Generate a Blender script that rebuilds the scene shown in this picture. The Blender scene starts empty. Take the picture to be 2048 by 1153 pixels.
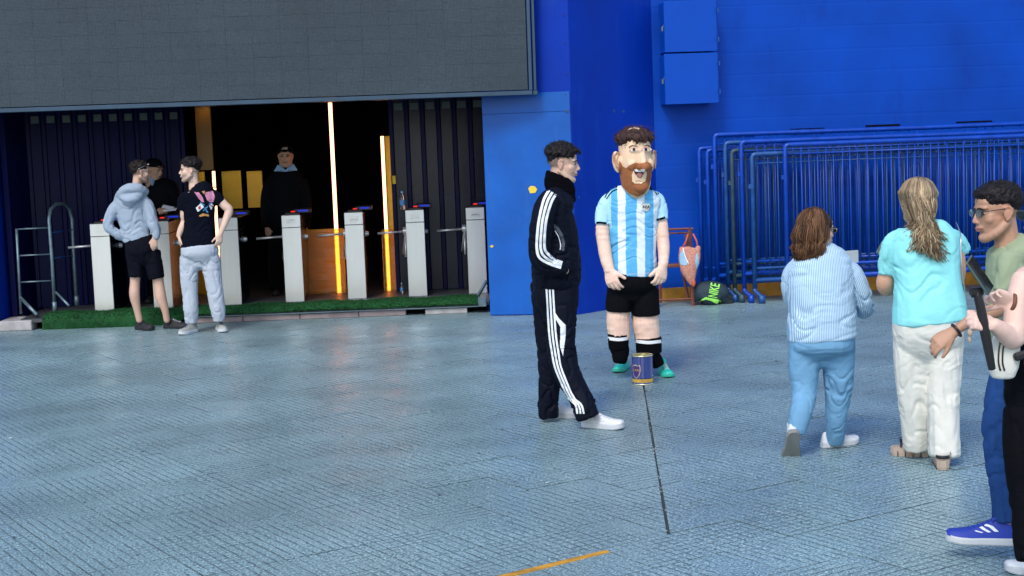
import bpy, bmesh, math, random
import numpy as np
from mathutils import Vector, Matrix
from mathutils.bvhtree import BVHTree
random.seed(7); rng = np.random.default_rng(7)
SC = bpy.context.scene
COL = SC.collection
R = math.radians

# ------------------------------------------------------------------ camera
F_PX, CAM_H = 3000.0, 1.88           # focal length in photo pixels, eye height
PITCH, ROLL = math.atan(296 / 3000), R(2.2)
cam_d = bpy.data.cameras.new('camera'); cam = bpy.data.objects.new('camera', cam_d); COL.objects.link(cam)
cam_d.sensor_width = 36; cam_d.lens = F_PX / 2048 * 36; cam_d.clip_start = .1; cam_d.clip_end = 2000
cam.matrix_world = Matrix.Translation((0, 0, CAM_H)) @ Matrix.Rotation(math.pi / 2 - PITCH, 4, 'X') @ Matrix.Rotation(-ROLL, 4, 'Z')
SC.camera = cam

# ------------------------------------------------------------------ light
SUN_EL, SUN_AZ = R(48), R(200)       # azimuth clockwise from +Y: behind the camera, a little to the left
w = bpy.data.worlds.new('World'); SC.world = w; w.use_nodes = True
nt = w.node_tree; bg = nt.nodes['Background']
sky = nt.nodes.new('ShaderNodeTexSky'); sky.sky_type = 'NISHITA'; sky.sun_disc = False
sky.sun_elevation = SUN_EL; sky.sun_rotation = SUN_AZ; sky.air_density = 1.0; sky.dust_density = 1.5; sky.ozone_density = 0.35
nt.links.new(sky.outputs[0], bg.inputs[0]); bg.inputs[1].default_value = 0.14
sd = bpy.data.lights.new('sun', 'SUN'); sd.energy = 1.0; sd.angle = R(16); sd.color = (1, .95, .88)
so = bpy.data.objects.new('sun', sd); COL.objects.link(so)
sv = Vector((math.sin(SUN_AZ) * math.cos(SUN_EL), math.cos(SUN_AZ) * math.cos(SUN_EL), math.sin(SUN_EL)))
so.rotation_euler = sv.to_track_quat('Z', 'Y').to_euler()
SC.view_settings.view_transform = 'Standard'; SC.view_settings.look = 'None'
SC.view_settings.exposure = 0.85; SC.view_settings.gamma = 1; SC.view_settings.use_curve_mapping = False

# ------------------------------------------------------------------ helpers
def ray(px, py):
    x = px - 1024; y = -(py - 576.5)
    c, s = math.cos(-ROLL), math.sin(-ROLL); x, y = c * x - s * y, s * x + c * y
    c, s = math.cos(-PITCH), math.sin(-PITCH)
    return np.array([x, c * F_PX - s * y, s * F_PX + c * y])
def G(px, py, z=0.0):                 # point of the photo on the horizontal plane z
    d = ray(px, py); return np.array([0, 0, CAM_H]) + d * (z - CAM_H) / d[2]
def W(px, py, Y):                     # point of the photo at depth Y
    d = ray(px, py); return np.array([0, 0, CAM_H]) + d * Y / d[1]
def lin(*c):
    if len(c) == 1: c = c[0]
    return tuple(((v / 255) / 12.92 if v / 255 <= .04045 else ((v / 255 + .055) / 1.055) ** 2.4) for v in c)

def tag(o, label=None, cat=None, group=None, kind=None):
    if label: o['label'] = label
    if cat: o['category'] = cat
    if group: o['group'] = group
    if kind: o['kind'] = kind
    return o
def empty(name, loc, label=None, cat=None, group=None, rz=0.0):
    o = bpy.data.objects.new(name, None); COL.objects.link(o); o.location = loc; o.rotation_euler = (0, 0, rz)
    o.empty_display_size = .1
    return tag(o, label, cat, group)
def mesh_obj(name, V, Fc, mat, parent=None, smooth=False, cols=None, uv=None):
    me = bpy.data.meshes.new(name)
    me.from_pydata([tuple(map(float, v)) for v in V] if not isinstance(V, np.ndarray) else V.tolist(), [], Fc if isinstance(Fc, list) else Fc.tolist())
    me.update()
    if smooth: me.polygons.foreach_set('use_smooth', [True] * len(me.polygons))
    if cols is not None:
        a = me.color_attributes.new('Col', 'FLOAT_COLOR', 'POINT')
        c4 = np.ones((len(V), 4), np.float32); c4[:, :3] = cols; a.data.foreach_set('color', c4.ravel())
    if uv is not None:
        a = me.attributes.new('tu', 'FLOAT', 'POINT'); a.data.foreach_set('value', np.asarray(uv, np.float32))
    me.materials.append(mat)
    o = bpy.data.objects.new(name, me); COL.objects.link(o)
    if parent: o.parent = parent
    return o
def link_copy(name, me, loc, rz=0.0, parent=None):
    o = bpy.data.objects.new(name, me); COL.objects.link(o); o.location = loc; o.rotation_euler = (0, 0, rz)
    if parent: o.parent = parent
    return o

class MB:                              # collects primitives into ONE mesh
    def __init__(s): s.V = []; s.F = []
    def add(s, V, Fc):
        b = len(s.V); s.V += [tuple(v) for v in V]; s.F += [[i + b for i in f] for f in Fc]; return s
    def box(s, c, d, rz=0.0, bev=0.0, M=None):
        bm = bmesh.new(); bmesh.ops.create_cube(bm, size=1)
        for v in bm.verts: v.co = Vector((v.co.x * d[0], v.co.y * d[1], v.co.z * d[2]))
        if bev: bmesh.ops.bevel(bm, geom=bm.edges[:], offset=bev, segments=1, affect='EDGES')
        T = Matrix.Translation(c) @ (M if M is not None else Matrix.Rotation(rz, 4, 'Z'))
        bm.verts.index_update()
        s.add([T @ v.co for v in bm.verts], [[v.index for v in f.verts] for f in bm.faces]); bm.free(); return s
    def tube(s, pts, r, n=10, cap=True):
        V, Fc = tube_mesh([np.array(p, float) for p in pts], r if isinstance(r, (list, tuple)) else [r] * len(pts), None, n, res=None, cap=(0, 0) if cap else None)
        return s.add(V, Fc)
    def lathe(s, prof, n=24, c=(0, 0, 0)):
        V = []; Fc = []
        for (r, z) in prof:
            for i in range(n):
                a = 2 * math.pi * i / n; V.append((c[0] + r * math.cos(a), c[1] + r * math.sin(a), c[2] + z))
        for j in range(len(prof) - 1):
            for i in range(n):
                k = (i + 1) % n; Fc.append([j * n + i, j * n + k, (j + 1) * n + k, (j + 1) * n + i])
        return s.add(V, Fc)
    def prism(s, poly, z0, z1):       # polygon in xy
        n = len(poly); V = [(x, y, z0) for x, y in poly] + [(x, y, z1) for x, y in poly]
        Fc = [[(i), (i + 1) % n, n + (i + 1) % n, n + i] for i in range(n)] + [list(range(n))[::-1], list(range(n, 2 * n))]
        return s.add(V, Fc)
    def build(s, name, mat, parent=None, smooth=False):
        return mesh_obj(name, s.V, s.F, mat, parent, smooth)

def crom(P, k):
    P = np.array(P, float)
    if len(P) < 3: 
        t = np.linspace(0, 1, k * (len(P) - 1) + 1)[:, None]; return P[0] * (1 - t) + P[-1] * t
    Q = np.vstack([2 * P[0] - P[1], P, 2 * P[-1] - P[-2]]); out = []
    for i in range(1, len(Q) - 2):
        for t in np.linspace(0, 1, k, endpoint=False):
            a, b, c, d = Q[i - 1], Q[i], Q[i + 1], Q[i + 2]
            out.append(.5 * ((2 * b) + (c - a) * t + (2 * a - 5 * b + 4 * c - d) * t * t + (3 * b - a - 3 * c + d) * t ** 3))
    out.append(Q[-2]); return np.array(out)
def frames(P, uref=None):
    T = np.gradient(P, axis=0); T /= np.linalg.norm(T, axis=1)[:, None] + 1e-9
    U = []; prev = None
    for t in T:
        u = np.cross(t, np.array([0, 1., 0])) if uref is None else np.cross(t, np.cross(uref, t))
        if np.linalg.norm(u) < .35 and prev is not None: u = prev - t * np.dot(prev, t)
        if np.linalg.norm(u) < 1e-3: u = np.cross(t, [0, 0, 1.])
        u = u / np.linalg.norm(u)
        if prev is not None and np.dot(u, prev) < 0: u = -u
        U.append(u); prev = u
    U = np.array(U); return T, U, np.cross(T, U)
def tube_mesh(pts, ru, rv=None, n=16, res=5, cap=(1, 1), p=2.0, uref=None, info=None):
    pts = np.array(pts, float); ru = np.array(ru, float); rv = ru if rv is None else np.array(rv, float)
    if res and len(pts) > 1:
        A = crom(np.column_stack([pts, ru, rv]), res); pts, ru, rv = A[:, :3], np.maximum(A[:, 3], 1e-4), np.maximum(A[:, 4], 1e-4)
    T, U, Vv = frames(pts, uref)
    if info is not None: info.append((pts, T, U, Vv, ru, rv))
    P = list(pts); a = list(ru); b = list(rv); Ul = list(U); Vl = list(Vv)
    if cap is not None:
        for e, end in ((0, -1), (1, 1)):
            i0 = 0 if e == 0 else -1
            if cap[e]:
                ex = []; r0 = min(ru[i0], rv[i0]) * (cap[e] if cap[e] != 1 else .9)
                for th in (30, 55, 75):
                    ex.append((pts[i0] + end * T[i0] * r0 * math.sin(R(th)), ru[i0] * math.cos(R(th)), rv[i0] * math.cos(R(th))))
                if e == 0:
                    P = [x[0] for x in ex[::-1]] + P; a = [x[1] for x in ex[::-1]] + a; b = [x[2] for x in ex[::-1]] + b; Ul = [U[0]] * 3 + Ul; Vl = [Vv[0]] * 3 + Vl
                else:
                    P += [x[0] for x in ex]; a += [x[1] for x in ex]; b += [x[2] for x in ex]; Ul += [U[-1]] * 3; Vl += [Vv[-1]] * 3
    th = np.arange(n) * 2 * math.pi / n
    cs = np.sign(np.cos(th)) * np.abs(np.cos(th)) ** (2 / p); sn = np.sign(np.sin(th)) * np.abs(np.sin(th)) ** (2 / p)
    V = np.vstack([P[i] + np.outer(cs * a[i], Ul[i]) + np.outer(sn * b[i], Vl[i]) for i in range(len(P))])
    m = len(P); Fc = []
    for j in range(m - 1):
        for i in range(n):
            k = (i + 1) % n; Fc.append([j * n + i, j * n + k, (j + 1) * n + k, (j + 1) * n + i])
    if cap is not None: Fc.append(list(range(n))[::-1]); Fc.append([(m - 1) * n + i for i in range(n)])
    return V, Fc
def ellipsoid(c, r, M=None, nu=20, nv=12):
    V = []; Fc = []
    for j in range(nv + 1):
        ph = math.pi * j / nv
        for i in range(nu):
            a = 2 * math.pi * i / nu
            q = np.array([r[0] * math.sin(ph) * math.cos(a), r[1] * math.sin(ph) * math.sin(a), r[2] * math.cos(ph)])
            if M is not None: q = M @ q
            V.append(np.array(c) + q)
    for j in range(nv):
        for i in range(nu):
            k = (i + 1) % nu; Fc.append([j * nu + i, (j + 1) * nu + i, (j + 1) * nu + k, j * nu + k])
    return np.array(V), Fc
def rotm(ax, a):
    return np.array(Matrix.Rotation(a, 3, ax))
def join(parts):
    V = []; Fc = []; b = 0
    for v, f in parts:
        V.append(np.asarray(v)); Fc += [[i + b for i in q] for q in f]; b += len(v)
    return np.vstack(V), Fc
def remesh(parts, voxel, smooth=3, sf=.5):
    V, Fc = join(parts)
    me = bpy.data.meshes.new('tmp'); me.from_pydata(V.tolist(), [], Fc); me.update()
    o = bpy.data.objects.new('tmp', me); COL.objects.link(o)
    m = o.modifiers.new('r', 'REMESH'); m.mode = 'VOXEL'; m.voxel_size = voxel
    if smooth: m = o.modifiers.new('s', 'SMOOTH'); m.iterations = smooth; m.factor = sf
    dg = bpy.context.evaluated_depsgraph_get(); e = o.evaluated_get(dg).data
    n = len(e.vertices); co = np.empty(n * 3, np.float32); e.vertices.foreach_get('co', co)
    no = np.empty(n * 3, np.float32); e.vertex_normals.foreach_get('vector', no)
    nl = len(e.loops); li = np.empty(nl, np.int32); e.loops.foreach_get('vertex_index', li)
    Fq = li.reshape(-1, 4) if nl == len(e.polygons) * 4 else None
    fl = Fq.tolist() if Fq is not None else [list(p.vertices) for p in e.polygons]
    bpy.data.objects.remove(o); bpy.data.meshes.remove(me)
    return co.reshape(-1, 3).astype(float), fl, no.reshape(-1, 3).astype(float)

def vnoise(P, seed=0):
    P = np.asarray(P, float); i = np.floor(P).astype(np.int64); f = P - i; f = f * f * (3 - 2 * f)
    def h(a, b, c):
        n = (a * 374761393 + b * 668265263 + c * 2147483647 + seed * 974634777) & 0xffffffff
        n = ((n ^ (n >> 13)) * 1274126177) & 0xffffffff; n = (n ^ (n >> 16)) & 0xffff
        return n / 32767.5 - 1
    x, y, z = i[:, 0], i[:, 1], i[:, 2]; fx, fy, fz = f.T
    def L(a, b, t): return a + (b - a) * t
    return L(L(L(h(x, y, z), h(x + 1, y, z), fx), L(h(x, y + 1, z), h(x + 1, y + 1, z), fx), fy),
             L(L(h(x, y, z + 1), h(x + 1, y, z + 1), fx), L(h(x, y + 1, z + 1), h(x + 1, y + 1, z + 1), fx), fy), fz)

# ------------------------------------------------------------------ materials
def mat(name, base, rough=.6, metal=0.0, noise=.12, nscale=6.0, bump=0.0, bscale=60.0, spec=.5, coat=0.0, use_col=False, sss=0.0, sheen=0.0, emit=None, estr=0.0, stripes=None, stretch=(1, 1, 1), trans=0.0, alpha=1.0, fold=0.0, wear=None):
    m = bpy.data.materials.new(name); m.use_nodes = True; t = m.node_tree; N = t.nodes; L = t.links
    b = N['Principled BSDF']
    b.inputs['Roughness'].default_value = rough; b.inputs['Metallic'].default_value = metal
    b.inputs['Specular IOR Level'].default_value = spec; b.inputs['Coat Weight'].default_value = coat
    b.inputs['Transmission Weight'].default_value = trans; b.inputs['Alpha'].default_value = alpha
    if sss: b.inputs['Subsurface Weight'].default_value = sss; b.inputs['Subsurface Radius'].default_value = (.012, .005, .003); b.inputs['Subsurface Scale'].default_value = 1.0
    if sheen: b.inputs['Sheen Weight'].default_value = sheen; b.inputs['Sheen Roughness'].default_value = .5
    tc = N.new('ShaderNodeTexCoord'); mp = N.new('ShaderNodeMapping'); mp.inputs['Scale'].default_value = stretch; L.new(tc.outputs['Object'], mp.inputs[0])
    if use_col:
        a = N.new('ShaderNodeAttribute'); a.attribute_name = 'Col'; src = a.outputs['Color']
    else:
        rgb = N.new('ShaderNodeRGB'); rgb.outputs[0].default_value = (*base, 1); src = rgb.outputs[0]
    if stripes:                        # (period in m, second colour, fraction)
        a = N.new('ShaderNodeAttribute'); a.attribute_name = 'tu'
        d = N.new('ShaderNodeMath'); d.operation = 'DIVIDE'; d.inputs[1].default_value = stripes[0]; L.new(a.outputs['Fac'], d.inputs[0])
        fr = N.new('ShaderNodeMath'); fr.operation = 'FRACT'; L.new(d.outputs[0], fr.inputs[0])
        rr = N.new('ShaderNodeValToRGB'); rr.color_ramp.elements[0].position = stripes[2] - .12; rr.color_ramp.elements[1].position = stripes[2] + .12; L.new(fr.outputs[0], rr.inputs[0])
        mx = N.new('ShaderNodeMix'); mx.data_type = 'RGBA'; L.new(rr.outputs[0], mx.inputs[0]); L.new(src, mx.inputs[6]); mx.inputs[7].default_value = (*stripes[1], 1); src = mx.outputs[2]
    if noise:
        n = N.new('ShaderNodeTexNoise'); n.inputs['Scale'].default_value = nscale; n.inputs['Detail'].default_value = 6; L.new(mp.outputs[0], n.inputs['Vector'])
        mr = N.new('ShaderNodeMapRange'); mr.inputs[1].default_value = .25; mr.inputs[2].default_value = .75; mr.inputs[3].default_value = 1 - noise; mr.inputs[4].default_value = 1 + noise; L.new(n.outputs['Fac'], mr.inputs[0])
        mx = N.new('ShaderNodeMix'); mx.data_type = 'RGBA'; mx.blend_type = 'MULTIPLY'; mx.inputs[0].default_value = 1; L.new(src, mx.inputs[6]); L.new(mr.outputs[0], mx.inputs[7]); src = mx.outputs[2]
        mr2 = N.new('ShaderNodeMapRange'); mr2.inputs[3].default_value = max(rough - noise * .5, .02); mr2.inputs[4].default_value = min(rough + noise * .5, 1); L.new(n.outputs['Fac'], mr2.inputs[0]); L.new(mr2.outputs[0], b.inputs['Roughness'])
    if wear:                           # scuffs and runs: (colour, amount)
        n = N.new('ShaderNodeTexNoise'); n.inputs['Scale'].default_value = 2.6; n.inputs['Detail'].default_value = 9; n.inputs['Roughness'].default_value = .68
        m2 = N.new('ShaderNodeMapping'); m2.inputs['Scale'].default_value = (1.6, 1.6, .45); L.new(tc.outputs['Object'], m2.inputs[0]); L.new(m2.outputs[0], n.inputs['Vector'])
        rr = N.new('ShaderNodeMapRange'); rr.inputs[1].default_value = .56; rr.inputs[2].default_value = .72; rr.inputs[4].default_value = wear[1]; L.new(n.outputs['Fac'], rr.inputs[0])
        mx = N.new('ShaderNodeMix'); mx.data_type = 'RGBA'; L.new(rr.outputs[0], mx.inputs[0]); L.new(src, mx.inputs[6]); mx.inputs[7].default_value = (*wear[0], 1); src = mx.outputs[2]
    L.new(src, b.inputs['Base Color'])
    if bump:
        n = N.new('ShaderNodeTexNoise'); n.inputs['Scale'].default_value = bscale; n.inputs['Detail'].default_value = 5; L.new(mp.outputs[0], n.inputs['Vector'])
        bp = N.new('ShaderNodeBump'); bp.inputs['Strength'].default_value = 1; bp.inputs['Distance'].default_value = bump; L.new(n.outputs['Fac'], bp.inputs['Height']); L.new(bp.outputs[0], b.inputs['Normal'])
        if fold:                       # small creases of the cloth
            m3 = N.new('ShaderNodeMapping'); m3.inputs['Scale'].default_value = (.8, .8, 1.5); m3.inputs['Rotation'].default_value = (.3, .5, 0); L.new(tc.outputs['Object'], m3.inputs[0])
            n3 = N.new('ShaderNodeTexNoise'); n3.noise_type = 'RIDGED_MULTIFRACTAL' if 'RIDGED_MULTIFRACTAL' in [e.identifier for e in n3.bl_rna.properties['noise_type'].enum_items] else 'FBM'
            n3.inputs['Scale'].default_value = 9; n3.inputs['Detail'].default_value = 2.5; n3.inputs['Distortion'].default_value = 1.1; L.new(m3.outputs[0], n3.inputs['Vector'])
            b3 = N.new('ShaderNodeBump'); b3.inputs['Strength'].default_value = 1; b3.inputs['Distance'].default_value = fold; L.new(n3.outputs['Fac'], b3.inputs['Height']); L.new(bp.outputs[0], b3.inputs['Normal']); L.new(b3.outputs[0], b.inputs['Normal'])
    if emit: b.inputs['Emission Color'].default_value = (*emit, 1); b.inputs['Emission Strength'].default_value = estr
    return m
# ------------------------------------------------------------------ setting materials
M = {}
M['blue'] = mat('blue_paint', (.0, .030, .34), .5, noise=.14, nscale=1.6, bump=.0016, bscale=26, spec=.14, wear=((.008, .07, .40), .35))
M['blue_plate_sheen'] = mat('blue_sheen_paint', (.001, .088, .40), .36, noise=.16, nscale=2.5, bump=.0025, bscale=9, spec=.3, wear=((.02, .14, .45), .5))  # paler copy of the shaft's blue; this face's sheen is put into the colour
M['blue_box'] = mat('blue_cabinet_paint', (.0, .060, .42), .42, noise=.06, nscale=3, bump=.0004, bscale=20, spec=.2)
M['navy'] = mat('navy_door_paint', (.0006, .0022, .050), .38, noise=.4, nscale=3, bump=.002, bscale=5, spec=.14, stretch=(1, 1, .4))
M['navy_matt'] = mat('navy_wall_paint', (.0008, .003, .05), .6, noise=.2, nscale=3, bump=.002, bscale=20, spec=.15)
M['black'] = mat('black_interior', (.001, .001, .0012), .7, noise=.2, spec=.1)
M['rail'] = mat('barrier_paint', (.0, .045, .36), .34, spec=.4, noise=.25, nscale=9, bump=.0006, bscale=60)
M['rail_dark'] = mat('barrier_paint_worn', (.006, .06, .23), .38, noise=.4, nscale=14, bump=.0008, bscale=60)
M['rail_olive'] = mat('barrier_paint_olive', (.018, .055, .085), .5, noise=.4, nscale=14, bump=.0008, bscale=60)
M['yellow'] = mat('yellow_kerb_paint', (.42, .19, .012), .6, noise=.35, nscale=10, bump=.002, bscale=30)
M['yel_patch'] = mat('yellow_patch', (.75, .52, .03), .6, noise=.1)
M['white_chip'] = mat('white_chip', (.6, .62, .6), .7, noise=.1)
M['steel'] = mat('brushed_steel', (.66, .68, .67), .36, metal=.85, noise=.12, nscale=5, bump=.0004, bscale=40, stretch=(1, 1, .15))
M['steel_dark_reflection'] = mat('steel_dark_reflection', (.035, .035, .04), .26, metal=.9, noise=.1, nscale=5)  # same steel, darkened: the dark reflection on the flanks is put into the colour
M['chrome'] = mat('chrome_tube', (.80, .82, .84), .38, metal=.55, noise=.05)
M['galv'] = mat('galvanised_pipe', (.14, .21, .25), .42, metal=.5, noise=.35, nscale=12)
M['plastic'] = mat('black_plastic', (.012, .012, .015), .35, noise=.05)
M['red_led'] = mat('red_led', (.3, .01, .01), .4, noise=0, emit=(1, .03, .02), estr=.55)
M['blue_led'] = mat('blue_display', (.01, .02, .4), .4, noise=0, emit=(.01, .04, 1), estr=.16)
M['orange_led'] = mat('led_tube', (.9, .5, .2), .4, noise=0, emit=(1, .38, .17), estr=3.2)
M['lamp'] = mat('downlight_glass', (.9, .7, .4), .4, noise=0, emit=(1, .62, .2), estr=6)
M['amber'] = mat('reflection_film', (.92, .62, .08), .20, noise=.08, nscale=3, bump=.03, bscale=7, trans=.92, stretch=(.3, .3, 3.0))  # tint and bumps imitate the wavy reflection of the tubes in the gold
M['gold'] = mat('gold_panel', (.66, .36, .012), .32, metal=.35, noise=.22, nscale=3, bump=.003, bscale=6, stretch=(.6, .6, 1.0))
M['ochre'] = mat('ochre_panel', (.20, .10, .005), .45, noise=.15, nscale=3)
M['concrete'] = mat('pale_stone', (.34, .33, .33), .7, noise=.3, nscale=8, bump=.004, bscale=40)
M['pinkstone'] = mat('pinkish_stone', (.25, .20, .20), .7, noise=.3, nscale=6, bump=.004, bscale=40)
M['platform'] = mat('platform_deck', (.05, .055, .065), .45, noise=.3, nscale=5, bump=.002, bscale=60)
M['turf'] = mat('artificial_turf', (.012, .075, .022), .9, noise=.4, nscale=7, spec=.2)
M['dirt'] = mat('joint_dirt', (.030, .048, .052), .9, noise=.5, nscale=30, bump=.004, bscale=80)
M['wood'] = mat('red_brown_wood', (.17, .055, .035), .5, noise=.3, nscale=20, stretch=(1, 1, .2))
M['debris'] = mat('dark_debris', (.03, .06, .08), .9, noise=.3)

def paving_mat():
    m = bpy.data.materials.new('granite_tile'); m.use_nodes = True; t = m.node_tree; N = t.nodes; L = t.links; b = N['Principled BSDF']
    g = N.new('ShaderNodeNewGeometry'); mp = N.new('ShaderNodeMapping'); mp.vector_type = 'TEXTURE'; mp.inputs['Location'].default_value = (TILE_O[0], TILE_O[1], 0); mp.inputs['Rotation'].default_value = (0, 0, TILE_A)
    L.new(g.outputs['Position'], mp.inputs[0])
    def noise(scale, det=4, src=None, rough=.5):
        n = N.new('ShaderNodeTexNoise'); n.inputs['Scale'].default_value = scale; n.inputs['Detail'].default_value = det; n.inputs['Roughness'].default_value = rough; L.new((src or mp.outputs[0]), n.inputs['Vector']); return n.outputs['Fac']
    def math_(op, a, b_=None, c=None):
        n = N.new('ShaderNodeMath'); n.operation = op
        for i, v in enumerate((a, b_, c)):
            if v is None: continue
            if isinstance(v, (int, float)): n.inputs[i].default_value = v
            else: L.new(v, n.inputs[i])
        return n.outputs[0]
    def rng_(v, a, b_, c, d):
        n = N.new('ShaderNodeMapRange'); L.new(v, n.inputs[0])
        for i, q in enumerate((a, b_, c, d)): n.inputs[i + 1].default_value = q
        return n.outputs[0]
    sp = N.new('ShaderNodeSeparateXYZ'); L.new(mp.outputs[0], sp.inputs[0])
    P = TILE / 8
    wob = rng_(noise(9, 3), 0, 1, -.12, .12)
    def groove(ax, wear):             # 64 small panes on every tile, worn away in places
        d = math_('ABSOLUTE', math_('SUBTRACT', math_('FRACT', math_('ADD', math_('DIVIDE', ax, P), wob)), .5))
        n = rng_(d, .33, .45, 0, 1)
        return math_('MULTIPLY', n, wear)
    # wear differs from tile to tile as well as with traffic
    fl = N.new('ShaderNodeVectorMath'); fl.operation = 'DIVIDE'; L.new(mp.outputs[0], fl.inputs[0]); fl.inputs[1].default_value = (TILE, TILE, 1)
    f2 = N.new('ShaderNodeVectorMath'); f2.operation = 'FLOOR'; L.new(fl.outputs[0], f2.inputs[0])
    sx = N.new('ShaderNodeSeparateXYZ'); L.new(f2.outputs[0], sx.inputs[0]); cb = N.new('ShaderNodeCombineXYZ'); L.new(sx.outputs[0], cb.inputs[0]); L.new(sx.outputs[1], cb.inputs[1])
    wn = N.new('ShaderNodeTexWhiteNoise'); L.new(cb.outputs[0], wn.inputs['Vector'])
    tv = wn.outputs['Value']
    wear1 = rng_(math_('ADD', noise(1.7, 4), math_('MULTIPLY', tv, .10)), .42, .56, .10, 1)
    wear2 = rng_(math_('ADD', noise(2.3, 4), math_('MULTIPLY', tv, -.12)), .40, .54, .10, 1)
    wear1 = math_('MULTIPLY', wear1, rng_(noise(14, 3), .35, .55, .35, 1)); wear2 = math_('MULTIPLY', wear2, rng_(noise(18, 3), .35, .55, .35, 1))
    gr = math_('MAXIMUM', groove(sp.outputs[0], wear1), groove(sp.outputs[1], wear2))
    def joint(ax):
        d = math_('ABSOLUTE', math_('SUBTRACT', math_('FRACT', math_('DIVIDE', ax, TILE)), .5)); return math_('MULTIPLY', rng_(d, .482, .493, 0, 1), rng_(noise(6, 4), .35, .6, .25, .95))
    gr = math_('MAXIMUM', gr, math_('MAXIMUM', joint(sp.outputs[0]), joint(sp.outputs[1])))
    sc = noise(85, 2, rough=.8); sc2 = noise(230, 2, rough=.7)
    ramp = N.new('ShaderNodeValToRGB'); e = ramp.color_ramp.elements
    e[0].position = .40; e[0].color = (.040, .085, .100, 1); e[1].position = .60; e[1].color = (.50, .71, .75, 1); x = e.new(.5); x.color = (.175, .28, .315, 1)
    L.new(math_('ADD', math_('MULTIPLY', sc, .6), math_('MULTIPLY', sc2, .4)), ramp.inputs[0])
    big = rng_(noise(.8, 5), .3, .7, .74, 1.2); tvm = rng_(tv, 0, 1, .965, 1.035)
    stain = rng_(noise(3.2, 6, rough=.6), .60, .72, 1, .78)
    k = math_('MULTIPLY', math_('MULTIPLY', big, tvm), stain)
    mx = N.new('ShaderNodeMix'); mx.data_type = 'RGBA'; mx.blend_type = 'MULTIPLY'; mx.inputs[0].default_value = 1; L.new(ramp.outputs[0], mx.inputs[6]); L.new(k, mx.inputs[7])
    m2 = N.new('ShaderNodeMix'); m2.data_type = 'RGBA'; L.new(math_('MULTIPLY', gr, .74), m2.inputs[0]); L.new(mx.outputs[2], m2.inputs[6]); m2.inputs[7].default_value = (.035, .052, .062, 1)
    L.new(m2.outputs[2], b.inputs['Base Color'])
    L.new(math_('ADD', rng_(noise(2.1, 5), .3, .7, .24, .40), math_('MULTIPLY', gr, .3)), b.inputs['Roughness']); b.inputs['Specular IOR Level'].default_value = .5
    hgt = math_('SUBTRACT', math_('ADD', math_('MULTIPLY', sc, .22), math_('MULTIPLY', noise(26, 3), .25)), gr)
    bp = N.new('ShaderNodeBump'); bp.inputs['Strength'].default_value = .7; bp.inputs['Distance'].default_value = .0028; L.new(hgt, bp.inputs['Height']); L.new(bp.outputs[0], b.inputs['Normal'])
    return m

# ------------------------------------------------------------------ ground and paving
TILE, TILE_A = .40, R(32.8)
TILE_O = G(1337, 1068)[:2]
MT = paving_mat()
M['ground'] = mat('ground_under', (.05, .06, .065), .8, noise=.3, nscale=2, bump=.003, bscale=30)
g = MB(); S = 400.0; g.add([(-S, -S, -.012), (S, -S, -.012), (S, S, -.012), (-S, S, -.012)], [[0, 1, 2, 3]])
ground = g.build('ground', M['ground']); tag(ground, 'plain dark ground under and around the plaza paving', None, None, 'structure')
pave = empty('pavement', (0, 0, 0)); tag(pave, 'blue-grey granite tile pavement of the plaza with worn grooves', None, None, 'structure')
ca, sa = math.cos(TILE_A), math.sin(TILE_A)
def t2w(u, v): return (TILE_O[0] + ca * u - sa * v, TILE_O[1] + sa * u + ca * v)
JA = G(1287, 770)[:2]; JB = G(1337, 1068)[:2]; JD = (JA - JB) / np.linalg.norm(JA - JB); JN = np.array([-JD[1], JD[0]])
def clip(poly, n, c):
    out = []
    for i in range(len(poly)):
        a, b_ = np.array(poly[i]), np.array(poly[(i + 1) % len(poly)]); da, db = a @ n - c, b_ @ n - c
        if da >= 0: out.append(tuple(a))
        if da * db < 0: out.append(tuple(a + (b_ - a) * da / (da - db)))
    return out
def slab(poly, cen, top=0.0, bev=.0014):
    n = len(poly); cx = sum(p[0] for p in poly) / n; cy = sum(p[1] for p in poly) / n
    V = []; inner = []
    for x, y in poly:
        d = math.hypot(x - cx, y - cy) + 1e-6; k = 1 - bev * 1.4 / d
        V.append((x - cen[0], y - cen[1], -.03)); V.append((x - cen[0], y - cen[1], top - bev)); V.append((cx + (x - cx) * k - cen[0], cy + (y - cy) * k - cen[1], top))
    Fc = [[3 * i + 2 for i in range(n)]]
    for i in range(n):
        j = (i + 1) % n; Fc.append([3 * i, 3 * j, 3 * j + 1, 3 * i + 1]); Fc.append([3 * i + 1, 3 * j + 1, 3 * j + 2, 3 * i + 2])
    return V, Fc
h_ = TILE / 2 - .0022
base_poly = [(-h_, -h_), (h_, -h_), (h_, h_), (-h_, h_)]
V0, F0 = slab([(ca * x - sa * y, sa * x + ca * y) for x, y in base_poly], (0, 0))
tile_me = mesh_obj('tile', V0, F0, MT).data; bpy.data.objects.remove(bpy.data.objects['tile'])
cells = []
for i in range(-48, 48):
    for j in range(-48, 60):
        c = t2w((i + .5) * TILE, (j + .5) * TILE)
        if -8.5 < c[0] < 9 and 2.5 < c[1] < 18.5: cells.append((c, i, j))
def in_view(c):
    return c[1] > 5.2 and c[1] < 17.2 and abs(c[0] - 0) < .352 * c[1] + .1
vis = sorted([q for q in cells if in_view(q[0])], key=lambda q: q[0][1]); near = set((q[1], q[2]) for q in vis[:300])
rest = MB()
tr = random.Random(3)
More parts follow.
